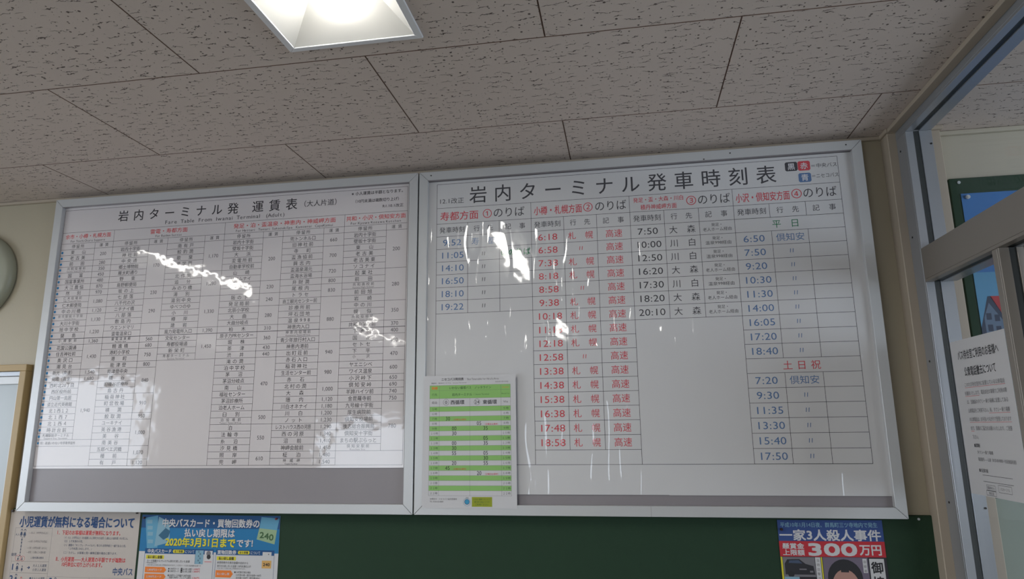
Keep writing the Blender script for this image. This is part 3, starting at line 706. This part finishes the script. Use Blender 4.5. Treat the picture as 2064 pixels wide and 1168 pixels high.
P1.ring('figures', R0, -1.556, 1.1165, 0.0135, 0.0008, r2=0.0100); P1.ring('figures', R0, -1.539, 1.1150, 0.0100, 0.0008, r2=0.0085)
for z, t in ((1.2025, '大人（中学生以上）'), (1.1735, '小児（小学生以下の児童）'), (1.1515, '小児（小学生未満）は大人に'), (1.1370, '幼児（１歳以上６歳未満）')): P1.text('—' + t, -1.4840, z, 0.0085, K1, width=0.083)
P1.text('１歳未満は無料', -1.480, 1.1185, 0.0080, NAV2, width=0.055)
P1.text('1', -1.5745, 1.0865, 0.028, NAVY, bold=0.03); kid(-1.556, 1.076, 0.027, NAV2); kid(-1.536, 1.074, 0.019, NAV2)
P1.text('→', -1.5095, 1.086, 0.014, NAVY, bold=0.05); P1.text('大人１人運賃', -1.465, 1.0925, 0.0105, NAV2, width=0.056); P1.text('小児１人運賃', -1.465, 1.0785, 0.0105, NAV2, width=0.056)
P1.text('2', -1.5745, 1.0480, 0.028, NAVY, bold=0.03); kid(-1.556, 1.040, 0.026, NAV2); kid(-1.534, 1.037, 0.019, R0); P1.text('●大人１人運賃', -1.470, 1.050, 0.0105, NAV2, width=0.062)
P1.text('5', -1.4150, 1.0430, 0.028, NAVY, bold=0.03); kid(-1.396, 1.032, 0.026, NAV2); kid(-1.375, 1.030, 0.018, NAV2); kid(-1.352, 1.030, 0.018, R0); kid(-1.334, 1.030, 0.018, R0); P1.text('大人１人運賃', -1.298, 1.0450, 0.0105, NAV2, width=0.056)
P1.text('Ⅰ．下記のお客様は運賃が無料になります。', -1.281, 1.2050, 0.0170, R0, 'red_lettering', width=0.262, bold=0.015)
for (u0, u1, z, t) in ((-1.3829, -1.1228, 1.1880, '（イ）大人（小学生以上）のお客様１人に同伴された幼児（１歳以上６歳未満）の小児１人。'), (-1.3825, -1.2987, 1.1762, '（ロ）１才未満の小児。'), (-1.3822, -1.1267, 1.1632, '（ハ）通園の「キンプレ・チャイルド」等される同伴者と一緒である小児。'),
                       (-1.3621, -1.2609, 1.1516, '「１才未満とみなします。」'), (-1.3814, -1.1576, 1.1378, '（ニ）ただし、お客様と同一乗降区間の場合に限ります。')):
    P1.text(t, (u0 + u1) / 2, z, 0.0092, NAV2, 'small_lettering', width=u1 - u0)
P1.text('Ⅱ．小児運賃——大人運賃の半額ですが端数は', -1.2660, 1.1160, 0.0170, R0, 'red_lettering', width=0.276, bold=0.015)
P1.text('10円単位に切り上げられます。', -1.2940, 1.0988, 0.0165, R0, 'red_lettering', width=0.170, bold=0.015)
P1.text('中央バス', -1.1345, 1.0790, 0.0270, NAVY, 'title_lettering', width=0.080, bold=0.02)

P2 = flat_sheet('refund_poster', PLAIN, -0.0138, -1.0790, -0.5605, 0.545, 1.2680, 'blue and white bus card refund deadline poster with yellow date')
P2.rect('blue_field', DKB, -1.0790, -0.5605, 1.2250, 1.2680); P2.rect('blue_field', SKYB, -1.0790, -0.5605, 1.1478, 1.2250)
CARD = ink('card_blue_print', (96, 158, 190)); CARD2 = ink('card_dark_print', (50, 100, 130))
P2.poly('card_picture', CARD, [(-1.066, 1.258), (-1.018, 1.266), (-1.010, 1.160), (-1.050, 1.156)], 0.0003)
P2.poly('card_picture', LBL, [(-1.014, 1.262), (-0.972, 1.245), (-0.965, 1.178), (-1.022, 1.164)], 0.00035)
P2.poly('card_picture', CARD2, [(-1.010, 1.20), (-0.985, 1.225), (-0.966, 1.215), (-0.972, 1.195), (-0.99, 1.186)], 0.0004)
for i, z in enumerate((1.245, 1.225, 1.205, 1.18)): P2.rect('card_picture', LBL, -1.058 + i * .003, -1.038 + i * .003, z - .006, z + .006, 0.0004)
P2.poly('ticket_picture', CARD, [(-0.6290, 1.264), (-0.5630, 1.260), (-0.5700, 1.222), (-0.6345, 1.228)], 0.0003)
P2.poly('ticket_picture', TBG, [(-0.6345, 1.228), (-0.5700, 1.222), (-0.5763, 1.1768), (-0.6420, 1.192)], 0.0003)
P2.text('240', -0.6065, 1.2025, 0.0270, DKG, 'ticket_picture', width=0.052, bold=0.03, n=0.0005, slope=-0.2)
SHD = ink('poster_text_shadow', (20, 50, 90))
for d, m, n in ((0.0012, SHD, 0.0004), (0, W0, 0.0007)):
    P2.text('中央バスカード・買物回数券の', -0.8165 + d, 1.2423 - d, 0.0290, m, 'title_lettering', width=0.367, bold=0.03, n=n)
    P2.text('払い戻し期限は', -0.8175 + d, 1.2100 - d, 0.0290, m, 'title_lettering', width=0.190, bold=0.03, n=n)
    P2.text('2020年3月31日まで', -0.8495 + d, 1.1790 - d, 0.0320, Y0 if m is W0 else m, 'title_lettering', width=0.264, bold=0.035, n=n)
    P2.text('です!', -0.6845 + d, 1.1790 - d, 0.0280, m, 'title_lettering', width=0.062, bold=0.03, n=n)
for (u0, u1, t, badge, tc, tb, tn) in ((-1.0560, -0.7965, '中央バスカード', '全７券種', -1.0005, -0.9280, -0.8860), (-0.7880, -0.5748, '買物回数券', '全８券種', -0.7480, -0.6857, -0.6430)):
    P2.rect('panel_header', DKB, u0, u1, 1.1405, 1.1575, 0.0003)
    P2.vl(u0, 0.62, 1.1405, DKB, 0.001); P2.vl(u1, 0.62, 1.1405, DKB, 0.001)
    P2.text(t, tc, 1.1490, 0.0140, W0, 'small_lettering', width=0.092 if len(t) > 5 else 0.070, bold=0.03, n=0.0006)
    P2.poly('yellow_badges', Y0, [(tb - .019, 1.1435), (tb + .019, 1.1435), (tb + .022, 1.149), (tb + .019, 1.1545), (tb - .019, 1.1545), (tb - .022, 1.149)], 0.0005)
    P2.text(badge, tb, 1.149, 0.0085, K0, 'small_lettering', width=0.032, bold=0.02, n=0.0008); P2.text('について', tn, 1.1488, 0.0115, W0, 'small_lettering', width=0.036, bold=0.01, n=0.0006)
for u0, u1 in ((-1.0500, -0.9815), (-0.7835, -0.7130)):
    P2.rect('yellow_badges', Y0, u0, u1, 1.1235, 1.1355, 0.0003); P2.text('払い戻し金額', (u0 + u1) / 2, 1.1295, 0.0100, K0, 'small_lettering', width=0.056, bold=0.03, n=0.0006)
P2.text('カード残額からプレミアム部分を差し引いた金額', -0.9645, 1.1170, 0.0085, K0, 'small_lettering', width=0.163); P2.text('（10円未満切上げ）', -1.028, 1.1105, 0.0055, K1, 'small_lettering')
P2.text('※払い戻しには払い戻し手数料がかかります。※記名カードは身分証明書が必要です', -0.942, 1.1037, 0.0058, K1, 'small_lettering', width=0.205)
P2.text('未使用券片の表示金額の合計から', -0.7240, 1.1160, 0.0085, K0, 'small_lettering', width=0.115); P2.text('割引分を差し引いた金額（10円未満切上げ）', -0.716, 1.1050, 0.0080, K0, 'small_lettering', width=0.128); P2.text('※払い戻しには払い戻し手数料がかかります。', -0.726, 1.0975, 0.0055, K1, 'small_lettering', width=0.108)
for (u0, u1, z0, z1, t) in ((-1.0500, -0.9690, 1.0790, 1.0975, '1,000円カード'), (-1.0500, -0.9690, 1.0570, 1.0755, '2,000円カード'), (-0.7845, -0.7205, 1.0690, 1.0915, '払い戻し例'), (-1.0500, -0.9690, 1.0350, 1.0530, '3,000円カード')):
    P2.poly('orange_arrows', O0, [(u0, z0), (u1 - .008, z0), (u1, (z0 + z1) / 2), (u1 - .008, z1), (u0, z1)], 0.0003)
    P2.text(t, (u0 + u1) / 2 - .004, (z0 + z1) / 2, 0.0085, W0, 'small_lettering', width=(u1 - u0) * .72, bold=0.02, n=0.0006)
for z, t, r in ((1.0925, '●1,000円カード　➡ 払い戻し金額', '1,000円'), (1.0850, '●1,000円カード　➡ 払い戻し金額', '1,000円'), (1.0715, '●2,000円カードの残額が1,500円の場合', ''), (1.0650, '　残額1,500円－プレミアム部分', '136円'), (1.055, '　払い戻し金額', '1,360円')):
    P2.text(t, -0.9620, z, 0.0075, K0, 'small_lettering', width=0.088, al='l'); 
    if r: P2.text(r, -0.8710, z, 0.0075, R0, 'small_lettering', al='l', width=0.028)
for z, t in ((1.0865, '●210円券が2枚の場合'), (1.0775, '　210円券×2枚－割引分金額＝360円'), (1.0690, '　合計額＝420円（割引率10％）')): P2.text(t, -0.7160, z, 0.0075, K0, 'small_lettering', al='l', width=0.060 if z > 1.08 else 0.098)
P2.rect('card_picture', LBL, -0.8636, -0.8340, 1.1095, 1.1535, 0.0005); P2.rect('card_picture', DKB, -0.8645, -0.8636, 1.1095, 1.1535, 0.0006)
for i in range(6): P2.text('回数券'[i % 3], -0.8485 + (i % 2) * .006 - .003, 1.149 - i * .007, 0.006, DGR, 'card_picture', n=0.0008)
P2.rect('card_picture', W0, -0.8297, -0.8005, 1.1090, 1.1525, 0.0005); P2.disc('card_picture', GRY, -0.8150, 1.1440, 0.0085, 0.0007); P2.disc('card_picture', DGR, -0.8135, 1.1330, 0.0075, 0.0008); P2.rect('card_picture', R0, -0.8280, -0.8020, 1.1165, 1.1180, 0.0008)
P2.rect('ticket_picture', W0, -0.6170, -0.5850, 1.1250, 1.1520, 0.0005); P2.rect('ticket_picture', BRN, -0.6177, -0.5840, 1.1005, 1.1250, 0.0005); P2.disc('ticket_picture', GRY, -0.5950, 1.1450, 0.0022, 0.0008)
P2.text('240', -0.6010, 1.1125, 0.0130, DGR, 'ticket_picture', width=0.025, bold=0.03, n=0.0008)

P3 = flat_sheet('wanted_poster', DGR, -0.0135, 1.0395, 1.3325, 0.86, 1.2712, 'blue and red reward poster with a portrait photo, lower right', tilt=0.006)
P3.rect('blue_field', BLU2, 1.0395, 1.3325, 1.2115, 1.2712); P3.rect('red_field', RED2, 1.0395, 1.3325, 1.1680, 1.2115)
P3.text('平成10年1月14日夜、群馬町三ツ寺地内で発生', 1.1830, 1.2575, 0.0150, LBL, 'small_lettering', width=0.272, bold=0.02)
P3.text('一家3人殺人事件', 1.1840, 1.2285, 0.0330, W0, 'title_lettering', width=0.284, bold=0.03)
P3.text('懸賞金', 1.0785, 1.1975, 0.0170, W0, 'title_lettering', width=0.062, bold=0.035); P3.text('上限額', 1.0785, 1.1795, 0.0170, W0, 'title_lettering', width=0.062, bold=0.035)
P3.text('300', 1.1860, 1.1885, 0.0460, W0, 'title_lettering', width=0.142, bold=0.05); P3.text('万円', 1.2925, 1.1885, 0.0320, W0, 'title_lettering', width=0.062, bold=0.03)
P3.rect('yellow_frame', Y0, 1.0400, 1.0450, 0.87, 1.1670); P3.rect('yellow_frame', Y0, 1.1525, 1.1560, 0.87, 1.1670)
P3.rect('car_photo', GRY, 1.0460, 1.1350, 1.1120, 1.1665, 0.0003)
P3.poly('car_photo', DGR, [(1.050, 1.118), (1.050, 1.148), (1.058, 1.160), (1.092, 1.161), (1.108, 1.148), (1.130, 1.142), (1.133, 1.118)], 0.0004)
P3.poly('car_photo', NAV2, [(1.061, 1.150), (1.064, 1.157), (1.090, 1.158), (1.100, 1.149)], 0.0005)
P3.rect('car_photo', GRY, 1.090, 1.110, 1.131, 1.1345, 0.0005); P3.rect('car_photo', GRY, 1.119, 1.128, 1.124, 1.129, 0.0005)
P3.disc('car_photo', K0, 1.066, 1.119, 0.009, 0.0005); P3.rect('car_photo', LBL, 1.046, 1.088, 1.098, 1.1118, 0.0006)
P3.rect('caption_strip', W0, 1.1365, 1.1510, 0.90, 1.1665); 
for i, c in enumerate('当時目撃された車両'): P3.text(c, 1.1437, 1.158 - i * .0125, 0.0090, K1, 'small_lettering')
P3.rect('portrait_photo', ink('portrait_backdrop_print', (112, 102, 120)), 1.1575, 1.2810, 0.96, 1.1670, 0.0003)
P3.disc('portrait_photo', K0, 1.2150, 1.1100, 0.048, 0.0004, 24, 0.052); P3.disc('portrait_photo', SKIN, 1.2150, 1.086, 0.0375, 0.0005, 24, 0.048)
P3.rect('portrait_photo', K0, 1.2145 - .010, 1.2145 + .012, 1.126, 1.134, 0.0006)
for sgn in (-1, 1):
    P3.rect('portrait_photo', K0, 1.215 + sgn * .017 - .009, 1.215 + sgn * .017 + .009, 1.0985, 1.1010, 0.0006); P3.disc('portrait_photo', DGR, 1.215 + sgn * .016, 1.091, 0.0055, 0.0006, 12, 0.0025)
P3.rect('portrait_photo', PINK, 1.2125, 1.2175, 1.066, 1.085, 0.0006); P3.rect('portrait_photo', RED2, 1.2050, 1.2250, 1.0545, 1.0575, 0.0006)
P3.poly('portrait_photo', DGR, [(1.16, 0.96), (1.278, 0.96), (1.262, 1.02), (1.235, 1.04), (1.195, 1.04), (1.170, 1.02)], 0.00045)
P3.rect('caption_strip', W0, 1.2665, 1.2780, 1.125, 1.1640, 0.0006)
for i, c in enumerate('容疑者'): P3.text(c, 1.2722, 1.1555 - i * .0125, 0.0085, K1, 'small_lettering', n=0.0009)
P3.rect('caption_strip', W0, 1.2850, 1.3250, 0.88, 1.1640)
for i, c in enumerate('御協力下さい'): P3.text(c, 1.3050, 1.1400 - i * .040, 0.0330, K0, 'title_lettering', bold=0.03)

pin(-1.6000, 1.2775, -0.0142, M_PINB, 'dark pin in the top left corner of the child fare poster')
pin(-1.0985, 1.2740, -0.0142, M_PINB, 'dark pin in the top right corner of the child fare poster', r=0.003)
pin(-1.0690, 1.2580, -0.0146, M_PINB, 'dark pin in the top left corner of the refund poster', r=0.0035)
pin(-0.5730, 1.2590, -0.0146, M_PINR, 'maroon pin in the top right corner of the refund poster', r=0.0035)
pin(1.0480, 1.2440, -0.0146, M_PINB, 'dark pin at the left edge of the reward poster', r=0.004)
pin(1.4320, 1.2760, -0.0122, M_PINW, 'white screw cap at the top right end of the long green board', r=0.0035, h=0.003)

# ------------------------------------------------------------------ left window with tan casing
win = empty('window_1', (-2.1, 0, 0.9)); struct(win); Lw = win.location
def wbx(nm, m, b, par, bev=0.0015):
    q = MB(); q.box(b[0] - Lw.x, b[1] - Lw.x, b[2], b[3], b[4] - Lw.z, b[5] - Lw.z); return q.build(nm, m, par, bevel=bev)
wx0, wx1 = -2.95, -1.612
wbx('casing', M_CASE, (wx0, wx1, -0.030, 0, 1.783, 1.808), win)
wbx('casing', M_CASE, (wx1 - 0.027, wx1, -0.030, 0, 0.85, 1.783), win)
wbx('casing', M_CASE, (wx0, wx0 + 0.027, -0.030, 0, 0.85, 1.783), win)
wbx('sill', M_CASE, (wx0 - .02, wx1, -0.05, 0, 0.82, 0.85), win)
wbx('head_track', M_ALUW, (wx0 + .027, wx1 - .027, -0.018, 0, 1.765, 1.783), win)
for (a, b) in ((wx0 + .027, (wx0 + wx1) / 2 + .02), ((wx0 + wx1) / 2 - .02, wx1 - .027)):
    y = 0.0
    s_ = empty('sash'); s_.parent = win
    wbx('rail', M_ALU, (a, b, -0.012 + y, 0, 1.735, 1.765), s_); wbx('rail', M_ALU, (a, b, -0.012 + y, 0, 0.85, 0.89), s_)
    wbx('stile', M_ALU, (a, a + .020, -0.012 + y, 0, 0.89, 1.735), s_); wbx('stile', M_ALU, (b - .020, b, -0.012 + y, 0, 0.89, 1.735), s_)
    wbx('pane', M_FROST, (a + .020, b - .020, -0.005 + y, 0, 0.89, 1.735), s_, 0)

# ------------------------------------------------------------------ wall clock (left edge)
ck = empty('wall_clock', (-1.915, 0, 2.162)); tag(ck, 'round wall clock with deep pale green rim at the left edge', 'clock')
def lathe(name, prof, m, parent, n=64, smooth=True):
    q = MB(); k = len(prof)
    for j in range(n):
        a = 2 * math.pi * j / n
        q.v += [(r * math.cos(a), y, r * math.sin(a)) for r, y in prof]
    for j in range(n):
        for i in range(k - 1):
            q.f.append((j * k + i, j * k + i + 1, ((j + 1) % n) * k + i + 1, ((j + 1) % n) * k + i))
    return q.build(name, m, parent, smooth=smooth)
lathe('rim', [(0.172, -0.0005), (0.176, -0.008), (0.174, -0.024), (0.160, -0.036), (0.140, -0.040), (0.118, -0.036), (0.112, -0.030), (0.112, -0.010)], M_WHITEPLASTIC, ck)
lathe('dial', [(0.0001, -0.012), (0.112, -0.012)], M_DIAL, ck, smooth=False)
for k in range(12):
    a = k * math.pi / 6; q = MB(); ux, uz = math.sin(a), math.cos(a); px_, pz_ = uz, -ux
    r0, r1, wd = 0.090, 0.104, 0.0028
    q.hexa([(ux * r0 + px_ * wd, -.0145, uz * r0 + pz_ * wd), (ux * r1 + px_ * wd, -.0145, uz * r1 + pz_ * wd), (ux * r1 - px_ * wd, -.0145, uz * r1 - pz_ * wd), (ux * r0 - px_ * wd, -.0145, uz * r0 - pz_ * wd)],
           [(ux * r0 + px_ * wd, -.0125, uz * r0 + pz_ * wd), (ux * r1 + px_ * wd, -.0125, uz * r1 + pz_ * wd), (ux * r1 - px_ * wd, -.0125, uz * r1 - pz_ * wd), (ux * r0 - px_ * wd, -.0125, uz * r0 - pz_ * wd)])
    q.build('hour_mark', M_DARK, ck)
for nm, a, ln, wd, y in (('hour_hand', 5.3, 0.06, 0.004, -.016), ('minute_hand', 1.6, 0.092, 0.003, -.019)):
    q = MB(); ux, uz = math.sin(a), math.cos(a); px_, pz_ = uz, -ux
    f = lambda r, s, yy: (ux * r + px_ * s, yy, uz * r + pz_ * s)
    q.hexa([f(-.012, wd, y), f(ln, wd * .5, y), f(ln, -wd * .5, y), f(-.012, -wd, y)], [f(-.012, wd, y + .0015), f(ln, wd * .5, y + .0015), f(ln, -wd * .5, y + .0015), f(-.012, -wd, y + .0015)])
    q.build(nm, M_DARK, ck)
lathe('cover_glass', [(0.0001, -0.030), (0.112, -0.027)], thin_glass('clock_glass', (0.9, 0.9, 0.9), 1.2), ck)

# ------------------------------------------------------------------ glazed partition on the right
DX = -0.004
post = MB(); post.box(1.472 + DX, 1.628 + DX, -0.0556, 0, 0, ZC - 0.001); post = struct(post.build('trim_3', M_POST, bevel=0.002))
q = MB(); q.box(1.464 + DX, 1.634 + DX, -0.068, -0.0, ZC - 0.014, ZC - 0.0005); q.build('cove_strip', M_POST, post, bevel=0.002)
par = empty('wall_right', (1.53, 0, 0)); struct(par)
def pb(nm, m, b, bev=0.0012, parent=par):
    q = MB(); q.box(b[0] - 1.53 + DX, b[1] - 1.53 + DX, b[2], b[3], b[4], b[5]); return q.build(nm, m, parent, bevel=bev)
x0, x1, x2, x3 = 1.497, 1.5197, 1.5366, 1.5716
xg = 1.528
pb('cove_strip', M_POST, (1.470, 1.497, YR + .01, -0.068, ZC - 0.014, ZC - 0.0005))
pb('cove_strip', M_POST, (1.5716, 1.5990, YR + .01, -0.068, ZC - 0.014, ZC - 0.0005))
def member_v(nm, y0, y1, z0, z1, m=M_ALUW, deep=0.008):
    """vertical frame member with a glazing groove on its camera side"""
    pb(nm, m, (x0, x3, y0 + deep, y1, z0, z1), 0.0008)
    pb(nm + '_lip', m, (x0, x1, y0, y0 + deep, z0, z1), 0.0008); pb(nm + '_lip', m, (x2, x3, y0, y0 + deep, z0, z1), 0.0008)
    pb('gasket', M_GASKET, (x1 + .0004, x2 - .0004, y0 + 0.003, y0 + deep, z0, z1), 0)
member_v('jamb', -0.126, -0.0556, 0.0, 2.430)
pb('head_rail', M_ALUW, (x0, x3, YR + .01, -0.0556, 2.438, 2.469), 0.0008)
pb('head_rail_lip', M_ALUW, (x0, x1, YR + .01, -0.126, 2.430, 2.438), 0.0008); pb('head_rail_lip', M_ALUW, (x2, x3, YR + .01, -0.126, 2.430, 2.438), 0.0008)
pb('head_rail_lip', M_ALUW, (x0, x3, -0.126, -0.0556, 2.430, 2.438), 0)
pb('gasket', M_GASKET, (x1 + .0004, x2 - .0004, YR + .01, -0.126, 2.433, 2.438), 0)
# transom: broad taupe rail with a groove below
pb('transom', M_TAUPE, (x0 - .002, x3 + .008, YR + .01, -0.1265, 1.963, 2.057), 0.0012)
pb('transom_lip', M_TAUPE, (x0 - .002, x1 - .004, YR + .01, -0.1265, 1.955, 1.963), 0.0008); pb('transom_lip', M_ALUW, (x2 + .002, x3 + .008, YR + .01, -0.1265, 1.955, 1.963), 0.0008)
pb('gasket', M_GASKET, (x1 - .0035, x2 + .0015, YR + .01, -0.1265, 1.958, 1.963), 0)
# mullion beside the sliding door
member_v('mullion', -0.520, -0.490, 0.0, 1.955, m=M_TAUPE)
for y in (-1.45, -2.35, -3.25, -4.15, -5.05): member_v('mullion', y - 0.03, y, 0.0, 1.955, m=M_TAUPE)
pb('door_stile', M_TAUPE, (1.5350, 1.5660, -0.60, -0.548, 0.0, 1.950))
pb('sill_rail', M_ALUW, (x0, x3, YR + .01, -0.1265, 0.0, 0.10))
for (ya, yb) in ((-0.489, -0.127), (-1.449, -0.6005), (-2.349, -1.4805), (-3.249, -2.3805), (-4.149, -3.2805), (YR + .02, -4.1805)):
    pb('lower_pane', M_GLASS, (xg - .0025, xg + .0025, ya, yb, 0.10, 1.9575), 0)
pb('upper_pane', M_GLASS, (xg - .0025, xg + .0025, -2.2, -0.124, 2.057, 2.432), 0)
pb('upper_pane', M_GLASS, (xg - .0025, xg + .0025, YR + .02, -2.2, 2.057, 2.432), 0)
def pscrew(x, y, z, ax='x', r=0.0032):
    q = MB(); q.cyl((x - 1.53 + DX, y, z), ax, r, -0.0016, 12); q.build('screw', M_DARK, par)
for z in (2.385, 2.105, 1.727, 1.33): pscrew(x0 + .0002, -0.078, z)
for z in (2.385, 1.74, 1.32): pscrew(x3 - 0.006, -0.126, z, 'y', 0.003)

# sheet taped to the glass
Gs = Sheet('phone_removal_notice', PLAIN, (xg - .0045 + DX, 0, 0), (0, -1, 0), (0, 0, 1), (-1, 0, 0), 0.155, 0.437, 1.362, 1.772, 'white printed notice taped to the partition glass at the right edge', 'sign'); SHEETS.append(Gs)
def gt(t, u0, u1, z, s, m=K1, b=0.0): Gs.text(t, (u0 + u1) / 2, z, s, m, 'lettering', width=u1 - u0, bold=b)
gt('バス待合室ご利用のお客様へ', 0.190, 0.400, 1.7305, 0.0270, K0, 0.012)
gt('公衆電話撤去について', 0.215, 0.376, 1.6850, 0.0270, K0, 0.012)
rowsG = [('このたび待合室内に設置している公衆電話', 0.205, 0.405, 1.6500), ('を撤去いたします。電話会社の事情でご利用の際', 0.200, 0.408, 1.6270), ('は、当施設のタクシー乗り場横に設置してある', 0.205, 0.408, 1.6040),
         ('公衆電話をご利用下さい。尚、タクシー乗り場横', 0.205, 0.408, 1.5810), ('の公衆電話は、お手洗いつながりで管理しております', 0.205, 0.408, 1.5580), ('ので、皆様のご協力をお願いいたします。ご迷惑', 0.205, 0.405, 1.5350), ('下さい。', 0.208, 0.245, 1.5120)]
for t, a, b, z in rowsG: gt(t, a, b, z, 0.0125)
for a, b, z in ((0.205, 0.405, 1.6420), (0.200, 0.275, 1.6190), (0.31, 0.408, 1.5730), (0.205, 0.408, 1.5500), (0.205, 0.222, 1.5270)): Gs.hl(a, b, z, R0, 0.0008, 'underlines')
gt('■設置場所', 0.210, 0.240, 1.490, 0.0105, K0, 0.01); gt('タクシー乗り場横', 0.220, 0.300, 1.4730, 0.0105); gt('電話番号——公衆（0135-00-0000・付近施設利用）', 0.220, 0.405, 1.4550, 0.0105)
gt('■付近案内図', 0.217, 0.262, 1.4265, 0.0105, K0)
Gs.hl(0.230, 0.372, 1.4150, K0, 0.0010, 'map_lines'); Gs.hl(0.230, 0.372, 1.3990, K0, 0.0010, 'map_lines')
for (a, b, c, d) in ((0.242, 0.285, 1.378, 1.391), (0.238, 0.285, 1.3655, 1.377), (0.300, 0.360, 1.377, 1.3945)):
    Gs.hl(a, b, c, K0, .0008, 'map_lines'); Gs.hl(a, b, d, K0, .0008, 'map_lines'); Gs.vl(a, c, d, K0, .0008, 'map_lines'); Gs.vl(b, c, d, K0, .0008, 'map_lines')
gt('電話ＢＯＸ', 0.246, 0.281, 1.3845, 0.0085, K1); gt('待合室', 0.250, 0.275, 1.371, 0.0085, K1); gt('バスターミナル', 0.308, 0.352, 1.3855, 0.0085, K1)

# ------------------------------------------------------------------ beyond the glass: green board with posters on the far wall
gb2 = bx('pin_board', M_GREEN, (1.648, 3.2, -0.012, -0.0005, 0.9, 2.3075), bevel=0.002, loc=(2.4, 0, 0.9))
tag(gb2, 'dark green pin board on the wall behind the glass partition', 'notice board')
SKP = bpy.data.materials.new('printed_sky'); SKP = mat('printed_blue_sky', (52, 112, 176), 0.6, var=0.15, scale=3)
D = flat_sheet('tourism_poster', SKP, -0.0138, 1.676, 2.190, 1.53, 2.255, 'blue sky poster with a red roofed house behind the glass')
RR = ink('red_roof_print', (176, 56, 62)); HW = ink('house_wall_print', (96, 116, 140)); HD = ink('house_dark_print', (50, 62, 84)); SK2 = ink('pale_sky_print', (88, 148, 186))
D.rect('pale_sky', SK2, 1.676, 2.190, 1.83, 2.00)
D.poly('house_picture', RR, [(1.712, 1.925), (1.86, 1.925), (1.90, 1.842), (1.752, 1.842)], 0.0003)
D.poly('house_picture', HD, [(1.676, 1.83), (1.705, 1.925), (1.714, 1.925), (1.752, 1.842), (1.752, 1.79), (1.676, 1.79)], 0.0003)
D.poly('house_picture', HW, [(1.688, 1.80), (1.688, 1.86), (1.706, 1.905), (1.738, 1.85), (1.738, 1.80)], 0.0004)
D.rect('house_picture', HD, 1.752, 1.93, 1.79, 1.842, 0.0003); D.rect('house_picture', RR, 1.792, 1.800, 1.925, 1.945, 0.0003)
for a, b in ((1.694, 1.865), (1.716, 1.860), (1.694, 1.83), (1.716, 1.825)): D.rect('house_picture', HD, a, a + .014, b - .012, b + .008, 0.0005)
for a in (1.765, 1.79, 1.815, 1.84): D.rect('house_picture', HW, a, a + .013, 1.80, 1.825, 0.0004)
D.rect('house_picture', ink('ground_print', (88, 108, 96)), 1.676, 2.190, 1.53, 1.79, 0.0003)
pin(1.6930, 2.2420, -0.0146, M_PINW, 'white pin in the top left corner of the blue sky poster', r=0.0065)
pin(1.6760, 2.2930, -0.0122, M_PINW, 'small silver screw cap on the far green board corner', r=0.0050, h=0.002)
E_ = flat_sheet('pale_map_poster', PALE, -0.0134, 1.640, 2.30, 0.86, 1.335, 'pale green map poster low on the board behind the glass')
rnd = random.Random(4)
for k in range(14):
    u, v = rnd.uniform(1.70, 2.2), rnd.uniform(0.92, 1.27); r = rnd.uniform(.02, .05)
    E_.poly('map_patches', [PINK, LBL, TBG, GRY][k % 4], [(u + r * rnd.uniform(.6, 1.2) * math.cos(a * .7), v + r * rnd.uniform(.5, 1) * math.sin(a * .7)) for a in range(9)], 0.0003 + k * 1e-5)

run_lettering()
